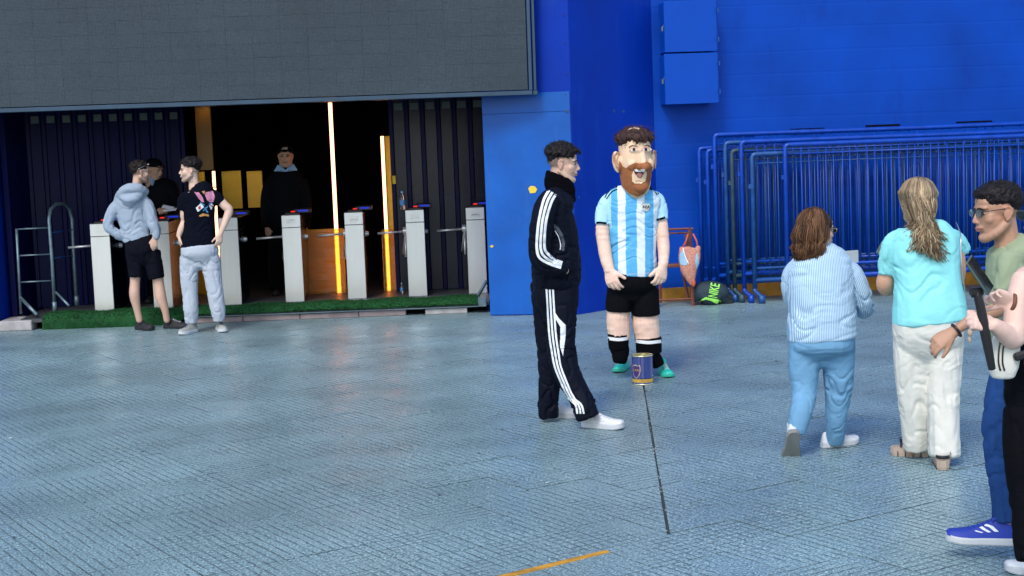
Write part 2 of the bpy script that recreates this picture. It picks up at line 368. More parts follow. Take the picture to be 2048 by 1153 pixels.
for c, i, j in cells:
    P4 = [(c[0] + ca * x - sa * y, c[1] + sa * x + ca * y) for x, y in base_poly]
    dz = tr.uniform(-.0016, .0016)
    c0 = JB @ JN; along = (np.array(c) - JB) @ JD
    cut = abs(np.array(c) @ JN - c0) < TILE * .75 and along > -.05
    polys = [P4]
    if cut:
        hw = .0065 + .002 * math.sin(along * 3)
        polys = [q for q in (clip(P4, JN, c0 + hw), clip(P4, -JN, -(c0 - hw))) if len(q) >= 3]
        # the open joint starts at its own corner, not before
    for q in polys:
        ar = abs(sum(q[k][0] * q[(k + 1) % len(q)][1] - q[(k + 1) % len(q)][0] * q[k][1] for k in range(len(q)))) / 2
        if ar < .0006: continue
        if (i, j) in near:
            if not cut: o = link_copy('tile', tile_me, (c[0], c[1], dz), 0, pave); o.rotation_euler = (tr.uniform(-.003, .003), tr.uniform(-.003, .003), 0)
            else:
                V, Fc = slab(q, c); o = mesh_obj('tile', V, Fc, MT, pave); o.location = (c[0], c[1], dz)
        else:
            V, Fc = slab(q, (0, 0), dz); rest.add(V, Fc)
o = rest.build('tile_field', MT, pave); tag(o, None, None, None, 'stuff')
# dirt packed in the open joint with pebbles and butts
jm = MB(); Ls = 9.5; nseg = 90
for k in range(nseg):
    a = JB + JD * (Ls * k / nseg); b_ = JB + JD * (Ls * (k + 1) / nseg); zz = -.009 + .003 * tr.random()
    q = [a - JN * .02, a + JN * .02, b_ + JN * .02, b_ - JN * .02]
    jm.add([(p[0], p[1], zz) for p in q], [[0, 1, 2, 3]])
o = jm.build('joint_fill', M['dirt'], pave); tag(o, None, None, None, 'stuff')
jm = MB()
for k in range(40):
    p = JB + JD * tr.uniform(.05, Ls) + JN * tr.uniform(-.005, .005); s_ = tr.uniform(.002, .005)
    jm.box((p[0], p[1], -.004), (s_ * 1.6, s_ * 2, s_ * 1.4), tr.uniform(0, 3), s_ * .3)
o = jm.build('joint_grit', M['concrete'], pave); tag(o, None, None, None, 'stuff')
# yellow bar painted along one tile joint
pa, pb = G(985, 1160), G(1216, 1104); d_ = (pb - pa); d_[2] = 0; d_ /= np.linalg.norm(d_); n_ = np.array([-d_[1], d_[0], 0])
yb = MB(); q = [pa - n_ * .022, pb - n_ * .016, pb + n_ * .02, pa + n_ * .024]; yb.add([(p[0], p[1], .004) for p in q] + [(p[0], p[1], -.002) for p in q], [[0, 1, 2, 3], [0, 4, 5, 1], [1, 5, 6, 2], [2, 6, 7, 3], [3, 7, 4, 0]])
M['yel_line'] = mat('yellow_floor_paint', (.52, .25, .02), .7, noise=.4, nscale=16, bump=.002, bscale=60)
o = yb.build('painted_line', M['yel_line'], pave)
# litter: leaf scraps, gum spots and pale chips on the tiles
def blob_poly(r, n=7, z=0.0012):
    a0 = tr.uniform(0, 6); return [(r * tr.uniform(.5, 1.2) * math.cos(a0 + 2 * math.pi * i / n) * 1.5, r * tr.uniform(.5, 1.2) * math.sin(a0 + 2 * math.pi * i / n), z) for i in range(n)]
lm = MB(); wm = MB()
for k in range(130):
    y = 5.2 + 11 * tr.random() ** .8; x = tr.uniform(-.35, .35) * y
    r = tr.uniform(.003, .012); P = blob_poly(r); a = tr.uniform(0, 3); (lm if k % 7 else wm).add([(x + math.cos(a) * p[0] - math.sin(a) * p[1], y + math.sin(a) * p[0] + math.cos(a) * p[1], .0022 + tr.uniform(0, .004)) for p in P], [list(range(len(P)))])
tag(lm.build('litter', M['debris']), 'dark scraps of leaves and gum scattered over the tiles', 'litter', None, 'stuff')
tag(wm.build('litter', M['white_chip']), 'pale chips scattered over the tiles', 'litter', None, 'stuff')

# ------------------------------------------------------------------ facade
def wall_quad(mb, a, b_, z0, z1, th, back=1):
    a = np.array(a[:2]); b_ = np.array(b_[:2]); d = (b_ - a) / np.linalg.norm(b_ - a); n = np.array([-d[1], d[0]]) * back
    mb.prism([tuple(a), tuple(b_), tuple(b_ + n * th), tuple(a + n * th)], z0, z1)
PA = np.array([-.238, 16.093]); PB = np.array([.695, 15.885]); PC = np.array([1.655, 16.84]); PD = np.array([9.5, 18.05])
pil = empty('blue_pillar', (.66, 15.9, 0), 'broad blue painted pillar with an angled side beside the turnstile entrance', 'pillar')
def loc(o, root):                      # world-space mesh under a root away from the origin
    o.location = tuple(-v for v in root.location); return o
mb = MB(); mb.prism([tuple(PA), tuple(PB), tuple(PC), (1.6, 17.4), (-.20, 17.4)], -.02, 6.2)
loc(mb.build('shaft', M['blue'], pil), pil)
d = (PB - PA) / np.linalg.norm(PB - PA); n = np.array([d[1], -d[0]])
zt = W(1050, 187, 16)[2]; zs = W(1050, 226, 16)[2]
for z0, z1, th in ((.012, zs - .002, .012), (zs + .002, zt, .016)):
    mb = MB(); a = PA - d * .004; b_ = PB - d * .012; mb.prism([tuple(a + n * .0015), tuple(b_ + n * .0015), tuple(b_ + n * th), tuple(a + n * th)], z0, z1)
    loc(mb.build('plate', M['blue_plate_sheen'], pil), pil)
def on_face(px, py, A, B, off=.02):   # photo point on the vertical plane through A,B
    r_ = ray(px, py); d_ = B - A; n_ = np.array([-d_[1], d_[0]]); t_ = (A @ n_) / (r_[:2] @ n_)
    p = np.array([0, 0, CAM_H]) + r_ * t_; nn = n_ / np.linalg.norm(n_); nn = nn if nn[1] < 0 else -nn
    return p + np.array([nn[0], nn[1], 0]) * off
def patch(poly, A, B, m, root, name='paint_patch', off=.0165):
    P = [on_face(x, y, A, B, off) for x, y in poly]; Q = [on_face(x, y, A, B, off - .004) for x, y in poly]; k = len(P)
    mb = MB(); mb.add(P + Q, [list(range(k))] + [[i, (i + 1) % k, k + (i + 1) % k, k + i] for i in range(k)]); loc(mb.build(name, m, root), root)
patch([(1057, 377), (1062, 372), (1070, 373), (1075, 379), (1071, 386), (1061, 387)], PA, PB, M['yel_patch'], pil)
patch([(980, 493), (985, 490), (988, 493), (984, 496)], PA, PB, M['yel_patch'], pil)
for c in ((1128, 30), (1129, 86), (1133, 148), (1132, 190), (1135, 224), (968, 229)):
    patch([(c[0] - 1.5, c[1]), (c[0], c[1] - 2), (c[0] + 1.5, c[1]), (c[0], c[1] + 2)], PA, PB, M['plastic'], pil, 'rivet', .019)
for c in ((1134, 222, 5), (1228, 222, 3), (1247, 223, 4), (1158, 395, 2), (969, 280, 3)):
    A_, B_ = (PA, PB) if c[0] < 1140 else (PB, PC)
    patch([(c[0] - c[2], c[1]), (c[0], c[1] - 3), (c[0] + c[2], c[1] + 1), (c[0], c[1] + 4)], A_, B_, M['rail_dark'], pil, 'paint_chip', .0165 if c[0] < 1140 else .003)
# right wall, black bars for the shade of its slots and the yellow kerb
wr = empty('blue_wall', (4, 17.2, 0), 'long bright blue concrete wall behind the stacked barriers', 'wall')
def boards_mat():
    m = mat('blue_concrete', (.0, .052, .38), .5, noise=.22, nscale=1.2, spec=.16, wear=((.001, .030, .27), .6))
    N = m.node_tree.nodes; L = m.node_tree.links; b = N['Principled BSDF']; tc = N.new('ShaderNodeTexCoord'); mp = N.new('ShaderNodeMapping'); mp.inputs['Scale'].default_value = (.25, .25, 1); L.new(tc.outputs['Object'], mp.inputs[0])
    wv = N.new('ShaderNodeTexWave'); wv.bands_direction = 'Z'; wv.inputs['Scale'].default_value = 1.25; wv.inputs['Distortion'].default_value = 1.2; wv.inputs['Detail'].default_value = 2; L.new(mp.outputs[0], wv.inputs[0])
    rp = N.new('ShaderNodeValToRGB'); rp.color_ramp.elements[0].position = 0; rp.color_ramp.elements[1].position = .05; L.new(wv.outputs['Fac'], rp.inputs[0])
    n = N.new('ShaderNodeTexNoise'); n.inputs['Scale'].default_value = 14; n.inputs['Detail'].default_value = 6; L.new(mp.outputs[0], n.inputs[0])
    ad = N.new('ShaderNodeMath'); ad.operation = 'MULTIPLY_ADD'; L.new(n.outputs['Fac'], ad.inputs[0]); ad.inputs[1].default_value = .9; L.new(rp.outputs[0], ad.inputs[2])
    bp = N.new('ShaderNodeBump'); bp.inputs['Distance'].default_value = .0010; L.new(ad.outputs[0], bp.inputs['Height']); L.new(bp.outputs[0], b.inputs['Normal']); return m
M['boards'] = boards_mat()
mb = MB(); wall_quad(mb, PC + np.array([.002, 0]), PD, -.02, 6.2, .3); loc(mb.build('wall_face', M['boards'], wr), wr)
kb = MB(); dd = (PD - PC) / np.linalg.norm(PD - PC); nn = np.array([dd[1], -dd[0]])
kb.prism([tuple(PC + nn * .05 + dd * .03), tuple(PD + nn * .05), tuple(PD + nn * .001), tuple(PC + nn * .001 + dd * .03)], .001, .15); loc(kb.build('kerb', M['yellow'], wr), wr)
def slot_shade(x0, y0, x1, y1, hgt=5):  # wall is uncut; a black bar stands for shade inside the opening
    a = on_face(x0, y0, PC, PD, .0); b_ = on_face(x1, y1, PC, PD, .0); h = hgt * 17 / 3000
    mb = MB(); c = (a + b_) / 2; ln = np.linalg.norm((b_ - a)[:2]); an = math.atan2(dd[1], dd[0])
    mb.box((c[0] + nn[0] * .002, c[1] + nn[1] * .002, c[2]), (ln, .012, h), an); o = loc(mb.build('slot_shade', M['black'], wr), wr)
    mb = MB(); mb.box((c[0] + nn[0] * .012, c[1] + nn[1] * .012, c[2] - h / 2 - .008), (ln + .02, .03, .008), an); loc(mb.build('slot_lip', M['boards'], wr), wr)
slot_shade(1433, 268, 1506, 265); slot_shade(1580, 261, 1648, 258); slot_shade(1731, 254, 1800, 250); slot_shade(1912, 246, 1984, 242, 3)
# cabinets
def cabinet(px0, px1, pyt, pyb, lab):
    Yf = 16.55; a = W(px0, pyt, Yf); b_ = W(px1, pyb, Yf - .0); an = math.atan2(dd[1], dd[0])
    r0 = empty('wall_cabinet', ((a[0] + b_[0]) / 2, Yf, b_[2]), lab, 'cabinet', 'blue metal cabinets high on the wall')
    Wd = b_[0] - a[0]; Hh = a[2] - b_[2]
    mb = MB(); mb.box((0, .185, Hh / 2), (Wd - .02, .33, Hh - .01), an, .004); mb.build('case', M['blue_box'], r0)
    mb = MB(); mb.box((0, 0, Hh / 2), (Wd, .022, Hh), an, .004); dr = mb.build('door', M['blue_box'], r0)
    for q in (.22, .78):
        mb = MB(); mb.box((Wd / 2 + .006, -.004, Hh * q), (.014, .03, .05), an, .002); mb.build('hinge', M['rail_dark'], dr)
    mb = MB(); mb.box((-Wd / 2 + .02, -.02, Hh * .52), (.05, .02, .022), an, .003); mb.box((-Wd / 2 - .014, -.01, Hh * .46), (.02, .03, .055), an, .004); mb.build('latch', M['galv'], dr)
cabinet(1325, 1436, 3, 102, 'upper of the two blue metal cabinets fixed high on the wall'); cabinet(1326, 1439, 109, 206, 'lower of the two blue metal cabinets fixed high on the wall')
cb = MB()
for k in range(5):
    a = W(1330 + k * 14, 1, 16.7); cb.tube([a, a + np.array([.05, .02, .05]), a + np.array([.12, .05, .02])], .012, 6)
o = cb.build('cable', M['plastic']); tag(o, 'loose black cables lying on top of the wall cabinets', 'cable')

# entrance recess
lp = empty('corner_pier', (-5.9, 16.45, 0), 'dark blue painted pier at the left edge of the entrance', 'pier')
mb = MB(); mb.box((-.15 - .2, .35, 3.1), (1.1, .7, 6.25), 0, .03); mb.build('shaft', M['blue'], lp)
mb = MB(); mb.box((.215, .12, .62), (.05, .03, .02), 0); mb.build('bracket', M['plastic'], lp)
rf = empty('entrance_portal', (-3, 18, 0), 'deep dark entrance recess behind the row of turnstiles', 'entrance')
def pbox(name, c, d, m, rz=0.0, bev=0.0):
    mb = MB(); mb.box((c[0], c[1], c[2]), d, rz, bev); return loc(mb.build(name, m, rf), rf)
pbox('lintel', (-2.9, 16.55, 4.35), (5.3, .6, 3.6), M['navy_matt'])
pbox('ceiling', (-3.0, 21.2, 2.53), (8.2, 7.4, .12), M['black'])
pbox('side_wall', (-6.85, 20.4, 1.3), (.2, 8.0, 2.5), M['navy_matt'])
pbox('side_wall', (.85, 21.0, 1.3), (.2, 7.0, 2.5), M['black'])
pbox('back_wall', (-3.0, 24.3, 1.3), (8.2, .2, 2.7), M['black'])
pbox('side_wall', (-5.62, 17.3, 1.3), (.06, .9, 2.5), M['navy_matt'])
pbox('interior_floor', (-3.0, 20.95, .06), (7.4, 6.1, .12), M['platform'])
# platform with stone blocks and turf
z_p = .12
pl = empty('platform', (-2.8, 17, 0), 'low dark platform the turnstiles stand on', 'platform')
fl_a, fl_b = np.array([-5.42, 16.42]), np.array([-.26, 16.44])
mb = MB(); mb.prism([tuple(fl_a), tuple(fl_b), (-.24, 17.9), (-5.55, 17.9)], .082, z_p); loc(mb.build('deck', M['platform'], pl), pl)
mb = MB(); mb.prism([(-5.3, 16.62), (-.3, 16.62), (-.3, 17.8), (-5.3, 17.8)], -.01, .080); loc(mb.build('substructure', M['black'], pl), pl)
xs = [-3.62, -2.9, -2.2, -1.62]; prev = None
def blk(x0, x1, z1, m):
    mb = MB(); mb.box(((x0 + x1) / 2, 16.50, z1 / 2 + .0005), (x1 - x0 - .006, .14, z1), 0, .006); loc(mb.build('stone_block', m, pl), pl)
x0 = W(372, 645, 16.4)[0]; x1 = W(812, 630, 16.4)[0]; cuts = [x0, x0 + .62, x0 + 1.25, x0 + 1.9, x1]
for i in range(4): blk(cuts[i], cuts[i + 1], .060 + .004 * (i % 2), M['pinkstone'])
blk(W(850, 628, 16.4)[0], W(935, 626, 16.4)[0], .06, M['concrete'])
mb = MB(); a = W(372, 640, 16.4)[0]; mb.box(((a - .3) / 2 - .0, 16.415, .0745), (abs(-.3 - a), .02, .012), 0); loc(mb.build('edge_strip', M['galv'], pl), pl)
# pale step slab at the left end
st = empty('step_slab', (G(62, 650)[0], 16.55, 0), 'small pale patterned step slab at the left end of the turf', 'step')
mb = MB(); mb.box((0, .08, .055), (.36, .5, .11), .02, .008); mb.build('slab', M['concrete'], st)
# turf
tf = MB(); tr = random.Random(5); NX = 200; NY = 11
Vt = []; x_l, x_r = G(98, 655)[0], G(955, 612, .1)[0]
prof = [(16.375, .0 if 1 else 0), (16.37, .05), (16.375, .10), (16.40, .135), (16.46, .15), (16.55, .152), (16.62, .152), (16.69, .15), (16.76, .15), (16.82, .14), (16.84, .122)]
for i in range(NX + 1):
    u = i / NX; x = x_l + (x_r - x_l) * u
    hang = 1 if u < .30 else max(0, 1 - (u - .30) / .04)
    for j, (y, z) in enumerate(prof):
        if j < 2: z = z * hang + (.095 + .01 * j) * (1 - hang)
        y2 = y + (.0 if j > 3 else .0) + .012 * math.sin(u * 23 + j) + tr.uniform(-.008, .008) + (.10 * u if j > 5 else .02 * u)
        z2 = z + (tr.uniform(-.006, .009) if 0 < j < 10 else 0) + .008 * math.sin(u * 41) * (j > 1)
        Vt.append((x, y2, z2))
Ft = [[i * NY + j, (i + 1) * NY + j, (i + 1) * NY + j + 1, i * NY + j + 1] for i in range(NX) for j in range(NY - 1)]
tf.add(Vt, Ft)
o = tf.build('turf_mat', M['turf'], None, True); tag(o, 'long strip of green artificial turf laid along the front edge of the platform', 'turf mat')
bl = MB()
for k in range(26000):
    i = tr.randrange(NX); j = tr.randrange(NY - 1); p = Vt[i * NY + j]; q = Vt[(i + 1) * NY + j + 1]; a = tr.random(); b_ = tr.random()
    x = p[0] + (q[0] - p[0]) * a; y = p[1] + (q[1] - p[1]) * b_; z = p[2] + (q[2] - p[2]) * b_
    an = tr.uniform(0, 6.28); hh = tr.uniform(.008, .02); ox, oy = .003 * math.cos(an), .003 * math.sin(an)
    dy = -.014 if j < 3 else tr.uniform(-.008, .004)
    bl.add([(x - ox, y - oy, z - .002), (x + ox, y + oy, z - .002), (x + tr.uniform(-.008, .008), y + dy, z + (hh if j > 1 else .003))], [[0, 1, 2]])
o2 = bl.build('turf_blades', M['turf'], o); tag(o2, None, None, None, 'stuff')

# folding metal doors left and right of the opening
M['door_sheen'] = mat('navy_door_panel_sheen', (.004, .007, .032), .3, noise=.4, nscale=2.2, bump=.002, bscale=5, spec=.4, stretch=(1, 1, .5))  # navy paint made paler; the plaza's reflected sheen is put into the colour
def fold_door(A, B, n_rib, lab, z1=2.50, lock=None):
    A = np.array(A); B = np.array(B); ln = np.linalg.norm(B - A); an = math.atan2(B[1] - A[1], B[0] - A[0])
    r0 = empty('folding_door', (A[0], A[1], .121), lab, 'door', 'ribbed dark blue folding doors of the entrance', an)
    pw = ln / n_rib; H = z1 - .121; rr = random.Random(n_rib)
    pm = mesh_obj('panel', *(lambda m_: (m_.V, m_.F))(MB().box((0, 0, H / 2), (pw - .055, .02, H), 0, .003)), M['navy'] if n_rib > 8 else M['door_sheen']).data; bpy.data.objects.remove(bpy.data.objects[-1] if 0 else [o for o in bpy.data.objects if o.data is pm][0])
    rm = mesh_obj('rib', *(lambda m_: (m_.V, m_.F))(MB().box((0, 0, H / 2), (.048, .07, H), 0, .004)), M['navy']).data; bpy.data.objects.remove([o for o in bpy.data.objects if o.data is rm][0])
    wm_ = mesh_obj('vent', *(lambda m_: (m_.V, m_.F))(MB().box((0, 0, 0), (pw - .085, .012, .085), 0, .003)), M['vent']).data; bpy.data.objects.remove([o for o in bpy.data.objects if o.data is wm_][0])
    for i in range(n_rib):
        p = link_copy('panel', pm, ((i + .5) * pw, rr.uniform(-.004, .004) + .02, 0), rr.uniform(-.05, .05), r0)
        link_copy('vent', wm_, ((i + .5) * pw, -.002, H - .175), 0, r0)
        link_copy('rib', rm, (i * pw, 0, 0), 0, r0)
    link_copy('rib', rm, (ln, 0, 0), 0, r0)
    return r0
M['vent'] = mat('grey_vent_plate', (.10, .13, .12), .5, noise=.3, nscale=5)
fold_door(G(60, 619, .12)[:2] + np.array([-.25, -.02]), W(384, 600, 18.15)[:2], 12, 'ribbed dark blue folding door left of the opening behind the two chatting men')
fold_door(W(797, 580, 18.0)[:2], W(985, 577, 18.05)[:2], 6, 'ribbed dark blue folding door right of the opening beside the blue pillar')
patch_y = W(790, 360, 17.93)
mb = MB(); mb.box((0, 0, 0), (.04, .01, .10), 0, .004); o = mb.build('sticker', M['yel_patch']); o.location = patch_y + np.array([-.01, 0, 0]); tag(o, 'small torn yellow sticker on the edge of the right folding door', 'sticker')

# glowing interior: gold panels, amber films added for the tube reflections, LED tubes, downlights
def panel(px0, px1, pyt, pyb, Y, m, name, lab, th=.03, cat='panel', group='gold and amber panels inside the entrance'):
    a = W(px0, pyt, Y); b_ = W(px1, pyb, Y); zb = max(b_[2], .1215); r0 = MB()
    r0.box(((b_[0] - a[0]) / 2 * 0, 0, (a[2] - zb) / 2), (abs(b_[0] - a[0]), th, a[2] - zb), 0, .003)
    o = r0.build(name, m); o.location = ((a[0] + b_[0]) / 2, Y, zb); tag(o, lab, cat, group); return o
panel(389, 428, 206, 340, 18.45, M['ochre'], 'ochre_panel', 'dull ochre panel high in the entrance above the man in the black T-shirt')
panel(378, 424, 345, 600, 18.5, M['gold'], 'gold_panel', 'dark orange panel beside the broken LED tube')
panel(443, 486, 343, 417, 18.9, M['gold'], 'gold_panel', 'bright gold panel between the black T-shirt man and the guard')
panel(493, 528, 343, 415, 19.0, M['gold'], 'gold_panel', 'dark gold panel just left of the standing guard')
panel(606, 694, 460, 596, 18.15, M['gold'], 'gold_panel', 'low gold panel below the tall LED tube')
panel(762, 797, 273, 590, 18.15, M['gold'], 'gold_panel', 'tall gold panel beside the right folding door')
panel(610, 692, 461, 594, 18.0, M['amber'], 'reflection_film', 'added wavy amber film imitating the tube reflection in the low gold panel', .006)
panel(763, 796, 460, 588, 18.0, M['amber'], 'reflection_film', 'added wavy amber film imitating the tube reflection in the tall gold panel', .006)
def led(p0, p1, Y, lab, r=.018):
    a = W(*p0, Y); b_ = W(*p1, Y); b_[2] = max(b_[2], .125); b_[0] = a[0] + (0.0)
    c = empty('led_tube', (a[0], Y, b_[2]), lab, 'LED tube', 'vertical orange LED tubes in the entrance')
    H = a[2] - b_[2]; MB().tube([(0, 0, 0), (0, 0, H)], r, 10).build('tube', M['orange_led'], c, True)
    MB().box((0, .016, H / 2), (.04, .012, H), 0).build('mount', M['plastic'], c)
led((660, 206), (675, 594), 18.07, 'tallest orange LED tube from the ceiling down, lower part added as its reflection', .022)  # both tubes run on below their ends to stand for their reflections
led((764, 273), (778, 588), 18.07, 'orange LED tube near the right folding door, lower part added as its reflection', .019)
led((427, 343), (431, 374), 18.3, 'short orange LED tube piece above the shoulder of the black T-shirt man')
led((429, 376), (440, 590), 18.3, 'orange LED tube behind the elbow of the black T-shirt man')
for px, py in ((417, 213), (655, 205), (755, 200)):
    p = W(px, py, 18.7); c = empty('downlight', (p[0], 18.3, 2.455), {417: 'small warm ceiling downlight above the ochre panel', 655: 'small warm ceiling downlight at the top of the tallest LED tube', 755: 'small warm ceiling downlight near the right folding door'}[px], 'lamp', 'small ceiling downlights in the entrance')
    MB().lathe([(.0, -.003), (.05, -.003), (.052, -.008), (.052, .008)], 20).build('glass', M['lamp'], c); MB().lathe([(.053, .01), (.053, -.014), (.07, -.014), (.07, .01)], 20).build('ring', M['ochre'], c)
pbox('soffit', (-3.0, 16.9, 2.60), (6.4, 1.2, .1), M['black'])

# ------------------------------------------------------------------ LED screen
M['led_mod'] = mat('led_module', (.028, .044, .058), .5, noise=0, spec=.3)
def led_mat():
    m = M['led_mod']; N = m.node_tree.nodes; L = m.node_tree.links; b = N['Principled BSDF']
    g_ = N.new('ShaderNodeNewGeometry'); sp = N.new('ShaderNodeSeparateXYZ'); L.new(g_.outputs['Position'], sp.inputs[0]); outs = []
    def nz(sc_, lo, hi):
        n_ = N.new('ShaderNodeTexNoise'); n_.inputs['Scale'].default_value = sc_; n_.inputs['Detail'].default_value = 4; L.new(g_.outputs['Position'], n_.inputs['Vector']); r_ = N.new('ShaderNodeMapRange'); r_.inputs[1].default_value = .3; r_.inputs[2].default_value = .7; r_.inputs[3].default_value = lo; r_.inputs[4].default_value = hi; L.new(n_.outputs['Fac'], r_.inputs[0]); return r_.outputs[0]
    for ax in (0, 2):
        a = N.new('ShaderNodeMath'); a.operation = 'MULTIPLY'; a.inputs[1].default_value = 2 * math.pi / .01418; L.new(sp.outputs[ax], a.inputs[0]); s_ = N.new('ShaderNodeMath'); s_.operation = 'SINE'; L.new(a.outputs[0], s_.inputs[0]); outs.append(s_.outputs[0])
    mu = N.new('ShaderNodeMath'); mu.operation = 'MAXIMUM'; L.new(outs[0], mu.inputs[0]); L.new(outs[1], mu.inputs[1])
    mr = N.new('ShaderNodeMapRange'); mr.inputs[1].default_value = -1; mr.inputs[2].default_value = 1; mr.inputs[3].default_value = 1.7; mr.inputs[4].default_value = .75; L.new(mu.outputs[0], mr.inputs[0])
    cur = b.inputs['Base Color'].links[0].from_socket; na, nb_ = nz(75, .72, 1.3), nz(.7, .86, 1.16); nm = N.new('ShaderNodeMath'); nm.operation = 'MULTIPLY'; L.new(na, nm.inputs[0]); L.new(nb_, nm.inputs[1]); m0 = N.new('ShaderNodeMix'); m0.data_type = 'RGBA'; m0.blend_type = 'MULTIPLY'; m0.inputs[0].default_value = 1; L.new(cur, m0.inputs[6]); L.new(nm.outputs[0], m0.inputs[7]); cur = m0.outputs[2]; mx = N.new('ShaderNodeMix'); mx.data_type = 'RGBA'; mx.blend_type = 'MULTIPLY'; mx.inputs[0].default_value = 1; L.new(cur, mx.inputs[6]); L.new(mr.outputs[0], mx.inputs[7]); L.new(mx.outputs[2], b.inputs['Base Color'])
    wn = N.new('ShaderNodeObjectInfo'); m3 = N.new('ShaderNodeMapRange'); m3.inputs[3].default_value = .97; m3.inputs[4].default_value = 1.03; L.new(wn.outputs['Random'], m3.inputs[0]); my = N.new('ShaderNodeMix'); my.data_type = 'RGBA'; my.blend_type = 'MULTIPLY'; my.inputs[0].default_value = 1; L.new(mx.outputs[2], my.inputs[6]); L.new(m3.outputs[0], my.inputs[7]); L.new(my.outputs[2], b.inputs['Base Color'])
led_mat()
YS = 15.75; br = W(1056, 182, YS); bl_ = W(0, 222, YS); MW, MH = .2835, .1418
sl = (br[2] - W(0, 218, YS)[2]) / (br[0] - bl_[0])
scr = empty('video_screen', (br[0], YS, br[2]), 'huge dark grey LED video screen hung above the entrance', 'video screen'); scr.rotation_euler = (0, -math.atan(sl), 0)
mod = MB().box((-MW / 2, 0, MH / 2), (MW - .0008, .02, MH - .0008), 0, .0003); o = mod.build('led_module', M['led_mod']); mod_me = o.data; bpy.data.objects.remove(o)
tr = random.Random(9)
for i in range(22):
    for j in range(11):
        o = link_copy('led_module', mod_me, (-i * MW, tr.uniform(-.0012, .0012), .012 + j * MH), 0, scr); o.rotation_euler = (tr.uniform(-.004, .004), 0, tr.uniform(-.004, .004))
M['frame'] = mat('screen_frame', (.030, .065, .11), .35, metal=.3, noise=.2, nscale=4)
wd = 22 * MW
MB().box((-wd / 2, .11, .9), (wd, .16, 1.74)).build('cabinet_back', M['plastic'], scr)
MB().box((-wd / 2 + .02, .05, -.02), (wd + .05, .17, .045), 0, .004).build('frame_bottom', M['frame'], scr)
MB().box((.028, .05, .93), (.036, .17, 1.85), 0, .004).build('frame_side', M['frame'], scr)
MB().box((.075, .06, .93), (.03, .10, 1.85), 0, .004).build('frame_side', M['frame'], scr)
MB().box((.075, .05, -.022), (.05, .12, .05), 0, .006).build('corner_bracket', M['frame'], scr)

# ------------------------------------------------------------------ turnstiles
def turnstile_parts():
    r0 = empty('turnstile', (0, 0, 0)); Wd, D, H = .215, .80, 1.0
    MB().box((0, D / 2 + .004, H / 2 - .07), (Wd - .006, D - .01, H - .15), 0, .004).build('body', M['steel_dark_reflection'], r0)
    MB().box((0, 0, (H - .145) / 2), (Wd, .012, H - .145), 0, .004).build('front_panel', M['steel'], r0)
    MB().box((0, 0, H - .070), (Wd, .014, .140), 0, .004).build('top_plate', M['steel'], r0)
    MB().box((0, D / 2 + .012, H - .075), (Wd - .004, D - .01, .13), 0, .006).build('lid', M['steel_dark_reflection'], r0)
    hd = MB().box((.01, .10, H + .012), (.16, .14, .03), 0, .008).build('reader', M['plastic'], r0)
    MB().box((.012, .16, H + .033), (.05, .03, .014), 0, .006).build('red_light', M['red_led'], hd)
    dp = MB().box((.12 - .015, .42, H + .03), (.19, .24, .05), 0, .008).build('display', M['plastic'], r0)
    MB().box((.115, .298, H + .034), (.115, .004, .022), 0, .001).build('screen', M['blue_led'], dp)
    MB().box((0, .012, H + .002), (Wd - .01, .0 + .02, .006), 0).build('trim', M['plastic'], r0)
    # tripod hub on the left flank, cone on the right
    MB().lathe([(0, 0), (.034, 0), (.024, .035), (.0, .04)], 16).build('hub_cone', M['chrome'], r0).matrix_local = Matrix.Translation((Wd / 2, .5, .72)) @ Matrix.Rotation(R(90), 4, 'Y')
    hb = MB().lathe([(0, 0), (.045, 0), (.045, .04), (.0, .045)], 16).build('hub', M['chrome'], r0); hb.matrix_local = Matrix.Translation((-Wd / 2, .4, .74)) @ Matrix.Rotation(R(-90), 4, 'Y')
    MB().tube([(-Wd / 2 - .02, .4, .735), (-Wd / 2 - .34, .36, .725)], .014, 10).build('arm', M['chrome'], r0, True)
    MB().tube([(-Wd / 2 - .01, .4, .72), (-Wd / 2 - .05, .52, .46)], .014, 10).build('arm', M['chrome'], r0, True)
    MB().tube([(-Wd / 2 - .01, .4, .72), (-Wd / 2 - .02, .30, .44)], .014, 10).build('arm', M['chrome'], r0, True)
    return r0
def copy_tree(o, parent=None):
    c = o.copy(); COL.objects.link(c)
    if parent: c.parent = parent; c.matrix_parent_inverse = o.matrix_parent_inverse
    for ch in list(o.children): copy_tree(ch, c)
    return c
TS = [(190, 230, 625), (309, 347, 620), (446, 485, 610.5), (571, 610, 604.5), (696, 734, 598), (817, 856, 593), (937, 976, 587.6)]
TL = ['stainless turnstile at the far left end with its arm pointing at the metal rack', 'stainless turnstile mostly hidden behind the man in the grey hoodie', 'stainless turnstile just right of the man in the black T-shirt',
      'stainless turnstile in front of the standing guard, with a small blank plate', 'stainless turnstile right of the tallest LED tube, with four screw holes', 'stainless turnstile with a water bottle on its top', 'stainless turnstile at the right end against the blue pillar']
proto = turnstile_parts()
for k, (a, b_, y) in enumerate(TS):
    o = proto if k == 0 else copy_tree(proto)
    p = G((a + b_) / 2, y, z_p); o.location = (p[0], p[1], z_p + .0005); o.rotation_euler = (0, 0, R(3)); tag(o, TL[k], 'turnstile', 'row of stainless turnstiles')
    if k in (4, 5, 6):
        for dx, dz in ((-.035, .935), (.04, .94), (-.035, .905), (.04, .91)):
            MB().lathe([(0, -.001), (.008, -.001), (.008, .006)], 8).build('screw_hole', M['plastic'], o).matrix_local = Matrix.Translation((dx, -.008, dz)) @ Matrix.Rotation(R(90), 4, 'X')
        MB().box((.002, -.0095, .91), (.07, .005, .032), 0, .001).build('cover_plate', M['steel'], o)
    if k in (0, 3): MB().box((.0, -.0095, .93), (.10, .005, .04), 0, .001).build('cover_plate', M['steel'], o)
